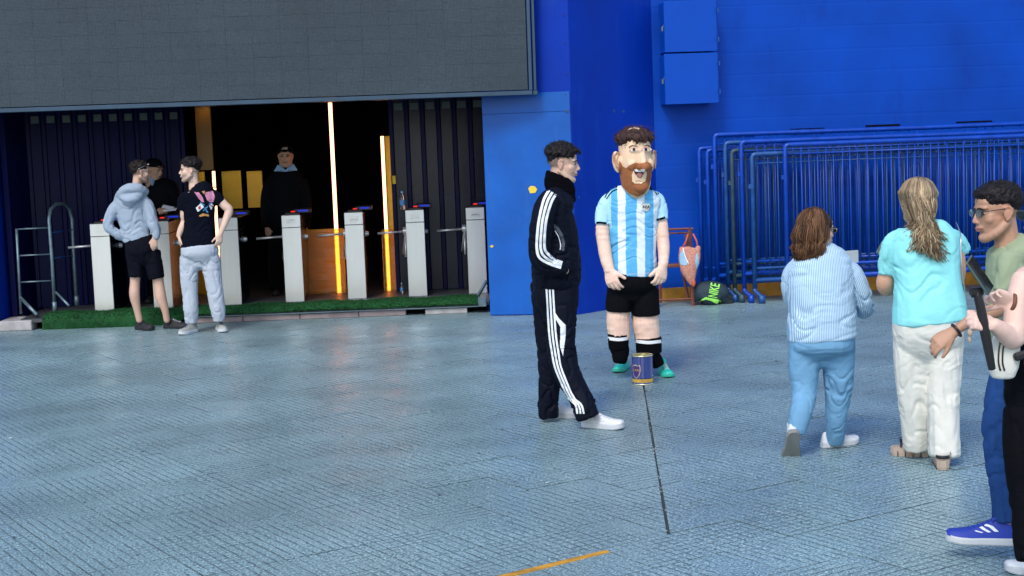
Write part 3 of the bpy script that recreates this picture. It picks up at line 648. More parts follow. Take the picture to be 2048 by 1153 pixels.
ts_roots = [o for o in COL.objects if o.name.startswith('turnstile')]

# left metal rack
rk = empty('metal_rack', (-5.2, 17.0, 0), 'galvanised pipe rack with arched end standing left of the turnstiles', 'rack')
def rp(px, py, Y): return W(px, py, Y) - np.array(rk.location)
rk_t = []
def rtube(name, pts, r, m=M['galv']): MB().tube(pts, r, 10).build(name, m, rk, True)
Ya, Yb = 16.85, 17.35
rtube('post', [rp(33, 458, Ya - .1), rp(42, 628, Ya - .1)], .016)
rtube('arch', [rp(110, 624, Ya), rp(104, 520, Ya), rp(98, 440, Ya), rp(101, 420, Ya + .1), rp(112, 409, Ya + .2), rp(128, 408, Yb - .15), rp(138, 418, Yb), rp(144, 440, Yb), rp(148, 520, Yb), rp(154, 611, Yb)], .021)
rtube('collar', [rp(109, 604, Ya), rp(110, 626, Ya)], .028); rtube('collar', [rp(153, 592, Yb), rp(154, 612, Yb)], .028)
for y0, y1 in ((459, 456), (512, 509), (565, 562)): rtube('rung', [rp(35 + (y0 - 459) * .06, y0, Ya - .09), rp(97 + (y0 - 459) * .05, y1, Ya)], .009)
for y0 in (466, 518): rtube('rung', [rp(100, y0, Ya), rp(146, y0 - 6, Yb)], .008, M['rail_dark'])
rtube('brace', [rp(41, 596, Ya - .1), rp(74, 630, Ya - .35)], .02); rtube('brace', [rp(112, 585, Ya), rp(138, 612, Ya - .2)], .014)

# angled bracket beside the last turnstile
ab = empty('angle_brace', (-.35, 16.6, 0), 'small grey metal angle brace at the right end of the turf', 'brace')
def lp_(px, py, Y): return W(px, py, Y) - np.array(ab.location)
MB().tube([lp_(973, 562, 16.55), lp_(956, 592, 16.45)], .02, 4).build('strut', M['galv'], ab); MB().box(lp_(964, 604, 16.42), (.09, .10, .10), .1, .006).build('foot', M['galv'], ab)

# bottles
M['bottle'] = mat('clear_plastic', (.75, .9, 1), .06, noise=0, trans=.95); M['cap'] = mat('bottle_cap', (.2, .5, .8), .4, noise=0)
M['blabel'] = mat('bottle_label', (.08, .28, .6), .5, noise=.2)
def bottle(p, lab, s=1.0):
    b0 = empty('water_bottle', p, lab, 'bottle', 'small plastic water bottles by the turnstiles')
    MB().lathe([(0, 0), (.028 * s, 0), (.032 * s, .01 * s), (.032 * s, .12 * s), (.027 * s, .15 * s), (.012 * s, .18 * s), (.012 * s, .195 * s)], 18).build('shell', M['bottle'], b0, True)
    MB().lathe([(.0325 * s, .05 * s), (.0325 * s, .11 * s)], 18).build('bottle_label', M['blabel'], b0); MB().lathe([(.0145 * s, .192 * s), (.0145 * s, .212 * s), (0, .212 * s)], 14).build('cap', M['cap'], b0)
p = G(836, 593, z_p); q = W(803, 408, 17.5); bottle((q[0] + .012, 17.5, z_p + 1.001), 'clear water bottle standing on top of a turnstile'); q = G(804, 588, z_p); bottle((q[0], q[1], z_p + .001), 'clear water bottle on the platform floor between two turnstiles', .62)

# ------------------------------------------------------------------ stacked crowd barriers
def barrier(xl, xr, ztop, zlow, zbot, Y0, Y1, m, lab, foot=True, sp=.115, r=.027, off=0.0, seed=0):
    r0 = empty('crowd_barrier', (xl, Y0, 0), lab, 'barrier', 'blue steel crowd barriers stacked against the wall', math.atan2(Y1 - Y0, xr - xl))
    ln = math.hypot(xr - xl, Y1 - Y0); q = random.Random(seed)
    MB().tube([(0, 0, zbot), (0, 0, ztop - .03), (.012, 0, ztop - .008), (.04, 0, ztop), (ln * .5, 0, ztop - q.uniform(0, .01)), (ln - .04, 0, ztop), (ln, 0, ztop - .04), (ln, 0, zbot)], r, 12).build('frame', m, r0, True)
    MB().tube([(0, 0, zlow), (ln, 0, zlow)], r * .95, 10).build('bottom_rail', m, r0, True)
    MB().tube([(.0, 0, ztop - .10), (ln, 0, ztop - .10)], .008, 6).build('thin_rail', m, r0, True)
    MB().tube([(.0, 0, zlow + .13), (ln, 0, zlow + .13)], .016, 8).build('lower_rail', m, r0, True)
    if foot:
        for xx in (0, ln): MB().tube([(xx, 0, zbot + .0), (xx, 0, zbot - .03), (xx + .05, -.05, zbot - .08), (xx + .06, -.06, .03)], r * 1.02, 10).build('foot', m, r0, True); MB().tube([(xx + .06, -.06, .001), (xx + .06, -.06, .09)], r * 1.35, 12).build('foot_sleeve', m, r0, True)
    o = MB().tube([(0, 0, zlow), (0, 0, ztop)], .0065, 6).build('bar', m, r0, True); bme = o.data; bpy.data.objects.remove(o)
    k = 0; x = sp + off
    while x < ln - .03:
        b0 = link_copy('bar', bme, (x, q.uniform(-.006, .006), 0), 0, r0); b0.rotation_euler = (q.uniform(-.004, .004), q.uniform(-.006, .006), 0); x += sp; k += 1
    for zz in (ztop - .35,): MB().box((-.035, 0, zz), (.03, .03, .05), 0, .003).build('hook', m, r0)
def bx(px, Y): return W(px, 450, Y)[0]
BR, BD, BO = M['rail'], M['rail_dark'], M['rail_olive']
def zt_(px, py, Y): return W(px, py, Y)[2]
specs = [  # left px, top py, low rail py, Y, material, label
    (1402, 297, 560, 16.72, BR, 'rearmost blue crowd barrier with its post nearest the pillar, low top', .098),
    (1418, 301, 560, 16.66, BR, 'second blue crowd barrier from the wall with a short low top', .13),
    (1433, 270, 552, 16.60, BR, 'tallest bright blue crowd barrier whose top rail is highest', .115),
    (1454, 286, 545, 16.53, BD, 'dull teal crowd barrier just under the highest top rail', .12),
    (1467, 302, 552, 16.47, BO, 'olive grey crowd barrier between the teal and bright blue ones', .12),
    (1486, 284, 548, 16.40, BR, 'bright blue crowd barrier with a bent foot near the backpack', .118),
    (1507, 309, 561, 16.33, BD, 'worn teal crowd barrier with paint peeling off its foot', .118),
    (1573, 290, 556, 16.26, BR, 'front bright blue crowd barrier starting left of the brown-haired woman', .105)]
for k, (pxl, pyt, pyl, Y, m_, lab, sp) in enumerate(specs):
    xl = bx(pxl, Y); xr = xl + 4.4 + .1 * (k % 3); barrier(xl, xr, zt_(pxl, pyt, Y), zt_(pxl, pyl, Y), .16, Y, Y + .42, m_, lab, True, sp * .86, .026 if k not in (6,) else .027, .013 * k, k)
# ------------------------------------------------------------------ figures
SKIN_L = lin(214, 170, 148); SKIN_M = lin(186, 134, 108); SKIN_D = lin(140, 92, 66); SKIN_P = lin(232, 200, 184)
M['skin'] = mat('skin', (.5, .3, .2), .52, noise=.06, nscale=30, bump=.0006, bscale=90, use_col=True, sss=.06)
M['eye'] = mat('eye', (.5, .5, .5), .15, noise=0, use_col=True)
def cloth(name, c, rough=.85, bump=.0012, bs=140, noise=.10, **k): k.setdefault('fold', .0035); M[name] = mat(name, c, rough, noise=noise, nscale=5, bump=bump, bscale=bs, spec=k.pop('spec', .22 if max(c) > .05 else .08), **k); return M[name]
def hairmat(name, c): M[name] = mat(name, c, .55, noise=.4, nscale=22, bump=.003, bscale=90, spec=.18, stretch=(1, 1, .35), use_col=True); return M[name]

class Fig:
    def __init__(s, label, Y, px, py=None, z=0.0, group=None):
        s.Y = Y; p = W(px, 700, Y); s.O = np.array([p[0], Y, z]); s.root = empty('person', tuple(s.O), label, 'person', group); s.k = Y / F_PX
    def P(s, px, py, dy=0.0): return W(px, py, s.Y + dy) - s.O
    def t(s, spec, n=16, cap=(1, 1), p=2.0, res=5, info=None, sc=1.0):
        pts = [s.P(q[0], q[1], q[2]) for q in spec]; ru = [q[3] * s.k * sc for q in spec]; rv = [q[3] * s.k * (q[4] if len(q) > 4 else 1) * sc for q in spec]
        return tube_mesh(pts, ru, rv, n, res, cap, p, None, info)
    def h(s, spec, sc=.6, n=16): return s.t(spec, n, (.05, .05), sc=sc)
    def cloth(s, name, tubes, m, voxel=.008, amp=.006, boosts=(), seed=1, cols=None, smooth=4, fs=22, fa=1.3, extra=(), striped=False, vamp=0.0, cap=(.15, .15), p=2.3, hemsoft=True):
        """tubes: list of px specs, optional dict with its own options at the end"""
        info = []; parts = []
        for sp in tubes:
            o = {}
            if isinstance(sp[-1], dict): o = sp[-1]; sp = sp[:-1]
            parts.append(s.t(sp, 22, o.get('cap', cap), o.get('p', p), 5, info))
        parts += list(extra)
        V, Fc, N = remesh(parts, voxel, smooth)
        C = np.vstack([i[0] for i in info]); T = np.vstack([i[1] for i in info]); U = np.vstack([i[2] for i in info]); Vv = np.vstack([i[3] for i in info]); RR = np.concatenate([(i[4] + i[5]) / 2 for i in info])
        S = np.concatenate([np.concatenate([[0], np.cumsum(np.linalg.norm(np.diff(i[0], axis=0), axis=1))]) + 3.1 * k for k, i in enumerate(info)]); ID = np.concatenate([[k] * len(i[0]) for k, i in enumerate(info)])
        near = np.empty(len(V), int)
        for a in range(0, len(V), 8000):
            d = np.linalg.norm(V[a:a + 8000, None] - C[None], axis=2) / (RR[None] + .03); near[a:a + 8000] = d.argmin(1)
        D = V - C[near]; sl = S[near] + np.sum(D * T[near], 1); an = np.arctan2(np.sum(D * Vv[near], 1), np.sum(D * U[near], 1))
        w_ = np.ones(len(V)) * amp * .9
        for (bx_, by_, bd, br_, ba) in boosts:
            c = s.P(bx_, by_, bd); w_ += .85 * ba * np.exp(-np.sum((V - c) ** 2, 1) / (2 * (br_ * s.k) ** 2))
        ca_, sa_ = np.cos(an), np.sin(an)
        X = np.column_stack([sl * fs + 1.2 * vnoise(np.column_stack([ca_ * 1.2, sa_ * 1.2, sl * 5]), seed + 9), ca_ * fa + ID[near] * 7, sa_ * fa])
        n1 = vnoise(X, seed); n2 = vnoise(X * np.array([2.1, 1.7, 1.7]) + 11, seed + 3)
        f = .22 - 1.15 * np.exp(-(n1 / .17) ** 2) + .35 * np.exp(-((n1 - .42) / .2) ** 2) - .25 * np.exp(-(n2 / .2) ** 2)
        g_ = vnoise(V * 5 + 5, seed + 5) * .5
        dsp = w_ * f + amp * g_
        if vamp: dsp += vamp * (vnoise(np.column_stack([ca_ * 3.2, sa_ * 3.2, sl * 2.2]), seed + 21))
        V2 = V + N * dsp[:, None]
        if s.O[2] < .05: V2[:, 2] = np.maximum(V2[:, 2], .004)
        c = None
        if cols is not None: c = cols(V2 + s.O, V2, ID[near], an)
        uv = an * RR[near] if striped else None
        if striped:
            tid = ID[near] == 0; uv = np.where(tid, V[:, 0] * 1.0, uv)
        o = mesh_obj(name, V2, Fc, m, s.root, True, c, uv); s.last = (V2, Fc); return o
    def body(s, parts, colour, voxel=.005, paint=(), wr=0.0):
        V, Fc, N = remesh(parts, voxel, 3, .5)
        if wr: V = V + N * (wr * ((1 - 2 * np.abs(vnoise(V * np.array([9, 9, 24]), 4))) + .5 * vnoise(V * 22, 9)))[:, None]
        c = np.tile(np.array(colour), (len(V), 1))
        n = vnoise(V * 18, 3)[:, None]; c = c * (1 + .05 * n)
        for f in paint: c = f(V, c)
        s.bodyV = (V, Fc); return mesh_obj('body', V, Fc, M['skin'], s.root, True, c)
    def bvh(s, VF=None):
        V, Fc = VF or s.last; return BVHTree.FromPolygons([Vector(v) for v in V], Fc)
    def proj(s, bv, px, py, off=.002):
        r_ = ray(px, py); d = Vector(r_).normalized(); o = Vector(np.array([0, 0, CAM_H]) - s.O)
        h, n, _, _ = bv.ray_cast(o, d)
        if h is None: return None
        if n.dot(d) > 0: n = -n
        return h + (n * .5 - d * .5).normalized() * off
    def ribbon(s, name, bv, path, hw, m, off=.003, parent=None, nw=2, step=3):
        P2 = crom(np.array([(a, b) for a, b in path]), 12); L_ = np.linalg.norm(np.diff(P2, axis=0), axis=1).sum(); k = max(4, int(L_ / step))
        sacc = np.concatenate([[0], np.cumsum(np.linalg.norm(np.diff(P2, axis=0), axis=1))]); tt = np.linspace(0, sacc[-1], k); P2 = np.column_stack([np.interp(tt, sacc, P2[:, i]) for i in (0, 1)])
        T = np.gradient(P2, axis=0); T /= np.linalg.norm(T, axis=1)[:, None] + 1e-9; Nn = np.column_stack([-T[:, 1], T[:, 0]])
        hw = np.interp(np.linspace(0, 1, k), np.linspace(0, 1, len(hw)), hw) if isinstance(hw, (list, tuple)) else [hw] * k
        V = []; ok = []
        for i in range(k):
            for j in range(nw + 1):
                u = (j / nw * 2 - 1) * hw[i]; h = s.proj(bv, P2[i, 0] + Nn[i, 0] * u, P2[i, 1] + Nn[i, 1] * u, off); ok.append(h is not None); V.append(h or Vector((0, 0, 0)))
        Fc = []
        for i in range(k - 1):
            for j in range(nw):
                q = [i * (nw + 1) + j, i * (nw + 1) + j + 1, (i + 1) * (nw + 1) + j + 1, (i + 1) * (nw + 1) + j]
                if all(ok[x] for x in q) and max((V[q[0]] - V[x]).length for x in q) < .16: Fc.append(q)
        if not Fc: return None
        return mesh_obj(name, [tuple(v) for v in V], Fc, m, parent or s.root, True)
    def decal(s, name, bv, poly, m, step=1.0, off=.004, parent=None):
        xs = [p[0] for p in poly]; ys = [p[1] for p in poly]
        x0, y0 = min(xs), min(ys); nx = int((max(xs) - x0) / step) + 2; ny = int((max(ys) - y0) / step) + 2
        def inside(x, y):
            c = False; n = len(poly)
            for i in range(n):
                a, b = poly[i], poly[(i + 1) % n]
                if (a[1] > y) != (b[1] > y) and x < (b[0] - a[0]) * (y - a[1]) / (b[1] - a[1]) + a[0]: c = not c
            return c
        idx = {}; V = []; Fc = []
        def vid(i, j):
            if (i, j) not in idx:
                h = s.proj(bv, x0 + i * step, y0 + j * step, off); idx[(i, j)] = -1 if h is None else len(V)
                if h is not None: V.append(tuple(h))
            return idx[(i, j)]
        for i in range(nx):
            for j in range(ny):
                if inside(x0 + (i + .5) * step, y0 + (j + .5) * step):
                    q = [vid(i, j), vid(i + 1, j), vid(i + 1, j + 1), vid(i, j + 1)]
                    if min(q) >= 0: Fc.append(q)
        if not Fc: return None
        return mesh_obj(name, V, Fc, m, parent or s.root, True)

def text_px(txt, px, py, size, shear=0.0, rot=0.0):     # flat text mesh in photo pixel coordinates (x, y-down)
    cu = bpy.data.curves.new('txt', 'FONT'); cu.body = txt; cu.size = size; cu.align_x = 'CENTER'; cu.align_y = 'CENTER'; cu.offset = size * .015
    o = bpy.data.objects.new('txt', cu); COL.objects.link(o); dg = bpy.context.evaluated_depsgraph_get(); e = o.evaluated_get(dg).to_mesh()
    V = [(v.co.x, v.co.y) for v in e.vertices]; Fc = [list(p.vertices) for p in e.polygons]; o.evaluated_get(dg).to_mesh_clear(); bpy.data.objects.remove(o)
    c, s_ = math.cos(rot), math.sin(rot)
    return [(px + c * x - s_ * y + shear * y, py - (s_ * x + c * y)) for x, y in V], Fc
def put_text(name, txt, f, bv, px, py, size, m, parent=None, rot=0.0, off=.006, sx=1.0):
    V, Fc = text_px(txt, 0, 0, size); c_, s_ = math.cos(rot), math.sin(rot); V = [(px + c_ * x * sx + s_ * y, py - s_ * x * sx + c_ * y) for x, y in V]; P = [f.proj(bv, x, y, off) for x, y in V]
    if any(p is None for p in P): return
    mesh_obj(name, [tuple(p) for p in P], Fc, m, parent or f.root)

class Head:
    """life-size head; local axes: x to the picture's right when facing the camera, -y forward, z up"""
    def __init__(s, f, cx, cy, dy, yaw, pitch=0.0, roll=0.0, size=1.0, jaw=1.0):
        s.f = f; s.C = f.P(cx, cy, dy); s.sz = size; s.jaw = jaw
        s.M = rotm('Z', R(yaw)) @ rotm('Y', R(roll)) @ rotm('X', R(pitch))
    def m(s, p): return s.C + s.M @ (np.array(p, float) * s.sz)
    def inv(s, V): return ((V - s.C) @ s.M) / s.sz
    def el(s, c, r, rot=None): 
        Mx = s.M if rot is None else s.M @ rot
        V, Fc = ellipsoid((0, 0, 0), np.array(r) * s.sz, Mx); return V + s.m(c), Fc
    def tb(s, pts, r, rv=None, n=10, res=3, cap=(1, 1)): return tube_mesh([s.m(p) for p in pts], [x * s.sz for x in r], None if rv is None else [x * s.sz for x in rv], n, res, cap)
    def skin(s, nose=1.0, smile=False, ears=True):
        P = [s.el((0, .014, .035), (.074, .094, .082)), s.el((0, -.018, -.02), (.062, .070, .085)), s.el((0, -.030, -.055), (.052 * s.jaw, .050, .055)),
             s.tb([(-.056 * s.jaw, .012, -.045), (-.046 * s.jaw, -.035, -.082), (0, -.066, -.100), (.046 * s.jaw, -.035, -.082), (.056 * s.jaw, .012, -.045)], [.018, .018, .021, .018, .018]),
             s.el((0, -.072, -.096), (.022, .016, .017)), s.el((-.036, -.050, -.018), (.026, .026, .026)), s.el((.036, -.050, -.018), (.026, .026, .026)),
             s.el((0, -.066, .030), (.054, .020, .014)), s.el((0, -.058, .052), (.052, .024, .032)),
             s.tb([(0, -.080, .018), (0, -.091, 0), (0, -.101, -.024)], [.0065 * nose, .0072 * nose, .0098 * nose]), s.el((.0100, -.090, -.030), (.0075, .010, .0065)), s.el((-.0100, -.090, -.030), (.0075, .010, .0065)),
             s.el((0, -.080, -.052), (.028, .012, .018)), s.el((0, -.0895, -.0535), (.023, .008, .0050)), s.el((0, -.088, -.0640), (.019, .008, .0062)),
             s.tb([(0, .028, -.02), (0, .034, -.10), (0, .040, -.19)], [.052, .052, .060])]
        if smile: P += [s.el((.034, -.060, -.036), (.018, .018, .018)), s.el((-.034, -.060, -.036), (.018, .018, .018))]
        if ears:
            for q in (-1, 1):
                er = rotm('Z', R(-18 * q)) @ rotm('X', R(-10)); P += [s.el((q * .078, .012, -.004), (.0065, .017, .027), er), s.tb([(q * .079, -.002, .022), (q * .086, .014, .029), (q * .090, .028, .014), (q * .086, .024, -.012), (q * .079, .006, -.032)], [.004, .0045, .0045, .004, .0045])]
        return P
    def sockets(s, V, Fc=None):
        return V
    def paint(s, lips=None, stubble=None, stub_c=(.05, .035, .03), fade=None, fade_c=(.03, .024, .02), teeth=False, rosy=.10, lipmask=1.0):
        def f(V, c):
            L = s.inv(V); x, y, z = L.T; ax = np.abs(x); fr = (y < -.03)
            near = (ax < .12) & (np.abs(y) < .15) & (z > -.13) & (z < .14)
            k = np.exp(-((ax - .045) / .018) ** 2 - ((z + .018) / .018) ** 2) * fr * rosy; c = c * (1 - k[:, None] * np.array([0, .55, .6]))
            k = np.exp(-(x / .012) ** 2 - ((z + .022) / .014) ** 2) * fr * rosy; c = c * (1 - k[:, None] * np.array([0, .5, .5]))
            for q in (-1, 1):
                k = near & (np.abs(ax - .08) < .03) & (np.abs(y - .012) < .04) & (np.abs(z) < .04); c[k] = c[k] * np.array([1.02, .93, .92])
                break
            if stubble:
                zz = -.030 - .10 * np.clip(y + .05, -.05, .05); k = np.clip((zz - z) / .018, 0, 1) * (near & (y < .035) & (z > -.125)) * (1 - np.exp(-(x / .012) ** 2 - ((z + .058) / .012) ** 2))
                mo = ((ax < .034) & (z < -.036) & (z > -.050) & fr); k = np.maximum(k * .9, mo * .9) * stubble
                k = k * (1 - .6 * np.exp(-((ax - .035) / .018) ** 2 - ((z + .022) / .02) ** 2)); k *= (.8 + .2 * vnoise(V * 160, 2)); c = c * (1 - k[:, None]) + np.array(stub_c) * k[:, None]
            if fade:
                k = near * np.clip((y - .0 + .35 * (z - .03)) / .02, 0, 1) * np.clip((z + .03 + .4 * y) / .05, 0, 1) * fade * (ax < .084); ear = (ax > .074) & (y > -.01) & (y < .05) & (np.abs(z) < .038); k[ear] = 0
                c = c * (1 - k[:, None]) + np.array(fade_c) * k[:, None]
            if lips is not None:
                k = ((x / .024) ** 2 + ((z + .0585 - (.10 * ax if not teeth else .25 * ax)) / .0105) ** 2 < 1) & (y < -.07); c[k] = np.array(lips)
                k = (ax < .026) & (np.abs(z + .0585 - .12 * ax) < .0018) & (y < -.07); c[k] = c[k] * .35
                if teeth: k = (ax < .021) & (np.abs(z + .0585 - .25 * ax) < .0045) & (y < -.07); c[k] = (.75, .73, .7)
            for q in (-1, 1):      # lashes and lid line
                e = ((x - q * .031) / .018) ** 2 + ((z - .008) / .0075) ** 2; k = (e < 1.0) & (e > .55) & fr; c[k] = c[k] * .45
            return c
        return f
    def eyes(s, iris=(.05, .028, .015), look=(0, 0), brow=(.015, .01, .008), closed=False, brow_r=.0035):
        for q in (-1, 1):
            if not closed:
                V, Fc = ellipsoid((0, 0, 0), (.0135, .0105, .0062), None, 24, 20); d = V / np.linalg.norm(V / np.array([1, 1, 1]), axis=1)[:, None]
                c = np.tile(np.array([.36, .34, .33]), (len(V), 1)); lx, lz = look; rr = np.hypot(V[:, 0] - lx * .008, V[:, 2] - lz * .004); k = (rr < .0078) & (V[:, 1] < 0); c[k] = iris; k = (rr < .0030) & (V[:, 1] < 0); c[k] = .004
                Vw = (V * s.sz) @ s.M.T + s.m((q * .030, -.0742, .008)); mesh_obj('eye', Vw, Fc, M['eye'], s.f.root, True, c)
            V, Fc = s.tb([(q * .012, -.089, .026), (q * .028, -.090, .031), (q * .048, -.076, .024)], [brow_r * .9, brow_r * 1.2, brow_r * .6], [brow_r * .8] * 3, 8, 4)
            mesh_obj('eyebrow', V, Fc, M['brow'], s.f.root, True)
            V, Fc = s.tb([(q * .014, -.0885, .010), (q * .031, -.0925, .0165), (q * .048, -.080, .009)], [.0008, .0012, .0008], None, 6, 4); mesh_obj('eyelashes', V, Fc, M['brow'], s.f.root, True)
    def short_hair(s, m, colour, extra=(), tufts=120, tl=.03, tr_=.006, seed=1, c=(0, .026, .050), r=(.080, .094, .080), cut=None, voxel=.004, base=True, dens=(-.2, 1)):
        q = random.Random(seed); P = []
        if base: P.append(s.el(c, r))
        P += list(extra)
        for _ in range(tufts):
            a = q.uniform(0, 6.283); zz = q.uniform(*dens); rr = math.sqrt(max(0, 1 - zz * zz)); d = np.array([rr * math.cos(a), rr * math.sin(a), zz])
            p = np.array(c) + d * np.array(r) * .98
            if cut and not cut(p): continue
            if p[1] < -.075 + .02 and p[2] < .075: continue
            t = np.cross(d, [q.uniform(-1, 1), q.uniform(-1, 1), q.uniform(-1, 1)]); t = t / np.linalg.norm(t) * tl
            n = d * tr_ * 1.4
            P.append(s.tb([p - t * .5, p + n * q.uniform(.8, 1.6), p + t * .6 + n * q.uniform(-.4, 1.3)], [tr_ * .8, tr_ * 1.1, tr_ * .35], None, 7, 3))
        V, Fc, N = remesh(P, voxel, 1, .4); cc = np.tile(np.array(colour), (len(V), 1)) * (1 + .35 * vnoise(V * 60, seed))[:, None]
        V = V + N * (.0022 * vnoise(V * 130, seed + 1))[:, None]
        parts = [(V, Fc)]; cs = [cc]; idx = list(range(len(V))); Lz = s.inv(V); nmax = 420; cnt = 0   # loose single hairs standing off the mass
        for _ in range(4000):
            i = q.choice(idx)
            if Lz[i][2] < .02 and Lz[i][1] < .02: continue
            t = np.cross(N[i], [q.uniform(-1, 1), q.uniform(-1, 1), q.uniform(-1, 1)]); t /= np.linalg.norm(t) + 1e-6; p = V[i]; l_ = q.uniform(.6, 1.2) * tl * .7
            v_, f_ = tube_mesh([p, p + N[i] * l_ * .25 + t * l_ * .4, p + N[i] * l_ * q.uniform(.1, .4) + t * l_ * .85], [.0013, .0012, .0005], None, 3, 2, (0, 0)); parts.append((v_, f_)); cs.append(np.tile(np.array(colour) * q.uniform(.6, 2.0), (len(v_), 1))); cnt += 1
            if cnt > nmax: break
        V, Fc = join(parts); cc = np.vstack(cs)
        return mesh_obj('hair', V, Fc, m, s.f.root, True, np.clip(cc, 0, 1))
    def long_hair(s, m, colour, colour2, ends, n=520, seed=1, base=True, r=.0055, sweep=0.0, wave=.010, vol=1.0, front=-.055, thr=.6):
        """ends: function(angle, q) -> local end point"""
        q = random.Random(seed); parts = []; cols = []
        if base:
            V, Fc = s.el((0, .020, .046), (.083 * vol, .100 * vol, .083)); parts.append((V, Fc)); cols.append(np.tile(np.array(colour) * .6, (len(V), 1)))
        for _ in range(n):
            a = q.uniform(0, 6.283); d2 = np.array([math.sin(a), math.cos(a)])     # direction on the scalp, y back
            if d2[1] < -thr: continue
            lay = q.uniform(.98, 1.09) * vol; st = q.uniform(.0, .25)
            pts = []; top = np.array([q.uniform(-.012, .012), .012, .046 + .083 * lay])
            for t in (st, .45, .8, 1.0):
                th = t * 1.62; pts.append(np.array([d2[0] * .084 * lay * math.sin(th), .02 + d2[1] * .101 * lay * math.sin(th), .046 + .084 * lay * math.cos(th)]))
            E = ends(a, q); m1 = pts[-1] * .6 + E * .4 + np.array([d2[0], d2[1], 0]) * .012 * vol; m2 = pts[-1] * .25 + E * .75 + np.array([d2[0], d2[1], 0]) * .010
            w1 = np.array([q.uniform(-wave, wave), q.uniform(-wave, wave), 0]); pts += [m1 + w1, m2 - w1, E + w1]
            rr = r * q.uniform(.7, 1.3); V, Fc = s.tb(pts, [rr * .8, rr, rr, rr, rr, rr * .8, rr * .25], [rr * .5] * 7, 4, 2, (0, 0)); parts.append((V, Fc))
            f = q.random(); cc = (np.array(colour) * (1 - f) + np.array(colour2) * f) * q.uniform(.75, 1.2); cols.append(np.tile(cc, (len(V), 1)))
        V, Fc = join(parts); C = np.vstack(cols); C *= (1 + .15 * vnoise(V * 40, seed))[:, None]
        return mesh_obj('hair', V, Fc, m, s.f.root, True, np.clip(C, 0, 1))
    def glasses(s, mf, ml, w=.066, temple=True, tint=True, z=.010):
        rt = MB()
        for q in (-1, 1):
            ring = []; 
            for k in range(21):
                a = 2 * math.pi * k / 20; ring.append(s.m((q * .034 + .024 * math.cos(a), -.0965 + .006 * abs(q * .034 + .024 * math.cos(a)) / .06, z + .0165 * math.sin(a) * (.85 if math.sin(a) > 0 else 1))))
            rt.tube(ring, .0013 * s.sz, 6)
            if temple: rt.tube([s.m((q * .060, -.095, z + .008)), s.m((q * .074, -.07, z + .009)), s.m((q * .080, .01, z + .010)), s.m((q * .079, .03, z - .01))], .0018 * s.sz, 6)
        rt.tube([s.m((-.008, -.100, z + .006)), s.m((.008, -.100, z + .006))], .0015 * s.sz, 6)
        g_ = rt.build('glasses', mf, s.f.root, True)
        for q in (-1, 1):
            V, Fc = s.el((q * .034, -.0955, z), (.0235, .0015, .0165)); mesh_obj('lens', V, Fc, ml, g_, True)
        return g_

def hand(wrist, direc, normal, side, L=.18, curls=(40, 45, 50, 55), spread=5, thumb=(35, 20), fat=1.0):
    """tubes of a five-fingered hand. normal = back of the hand, side=+1: thumb towards cross(direc, normal)"""
    d = np.array(direc, float); d /= np.linalg.norm(d); n = np.array(normal, float); n -= d * (n @ d); n /= np.linalg.norm(n); l = np.cross(d, n) * side; k = L / .18; wr = np.array(wrist, float); P = []
    up = [wr - d * .015 * k, wr + d * .015 * k, wr + d * .05 * k, wr + d * .088 * k]
    P.append(tube_mesh(up, [.026 * k * fat, .030 * k * fat, .039 * k * fat, .038 * k * fat], [.020 * k * fat, .018 * k * fat, .016 * k * fat, .012 * k * fat], 14, 4, (.5, .5), 2.4, n))
    # frames() above takes u from uref: u = component of n -> swap radii by passing lateral
    P[-1] = tube_mesh(up, [.026 * k * fat, .030 * k * fat, .039 * k * fat, .038 * k * fat], [.020 * k * fat, .018 * k * fat, .016 * k * fat, .012 * k * fat], 14, 4, (.5, .5), 2.4, l)
    offs = (.030, .0105, -.0095, -.0275); lens = (.072, .080, .074, .058); rad = (.0090, .0092, .0088, .0078)
    for i in range(4):
        b = wr + d * (.088 - (.004, 0, .003, .010)[i]) * k + l * offs[i] * k * fat; a0 = R(spread * (1.5 - i) / 1.5); dd_ = d * math.cos(a0) + l * math.sin(a0); c = curls[i]; pts = [b - dd_ * .02 * k, b]; ang = 0
        for sgl, fr in ((.45, .75), (.30, 1.1), (.25, .8)):
            ang += R(c * fr); v = dd_ * math.cos(ang) - n * math.sin(ang); pts.append(pts[-1] + v * lens[i] * sgl * k)
        P.append(tube_mesh(pts, [rad[i] * k * fat * q for q in (1.05, 1.08, 1.0, .92, .78)], None, 9, 3, (.3, 1)))
    ta, tc = thumb; b = wr + d * .022 * k + l * .022 * k; v1 = d * math.cos(R(ta)) + l * math.sin(R(ta)) - n * .25; v1 /= np.linalg.norm(v1); v2 = v1 * math.cos(R(tc)) + (d * .6 - n * .5 - l * .3) * math.sin(R(tc)); v2 /= np.linalg.norm(v2)
    P.append(tube_mesh([b, b + v1 * .036 * k, b + v1 * .062 * k, b + v1 * .062 * k + v2 * .030 * k], [.015 * k * fat, .0125 * k * fat, .0105 * k * fat, .0085 * k * fat], None, 9, 3, (.3, 1)))
    return P

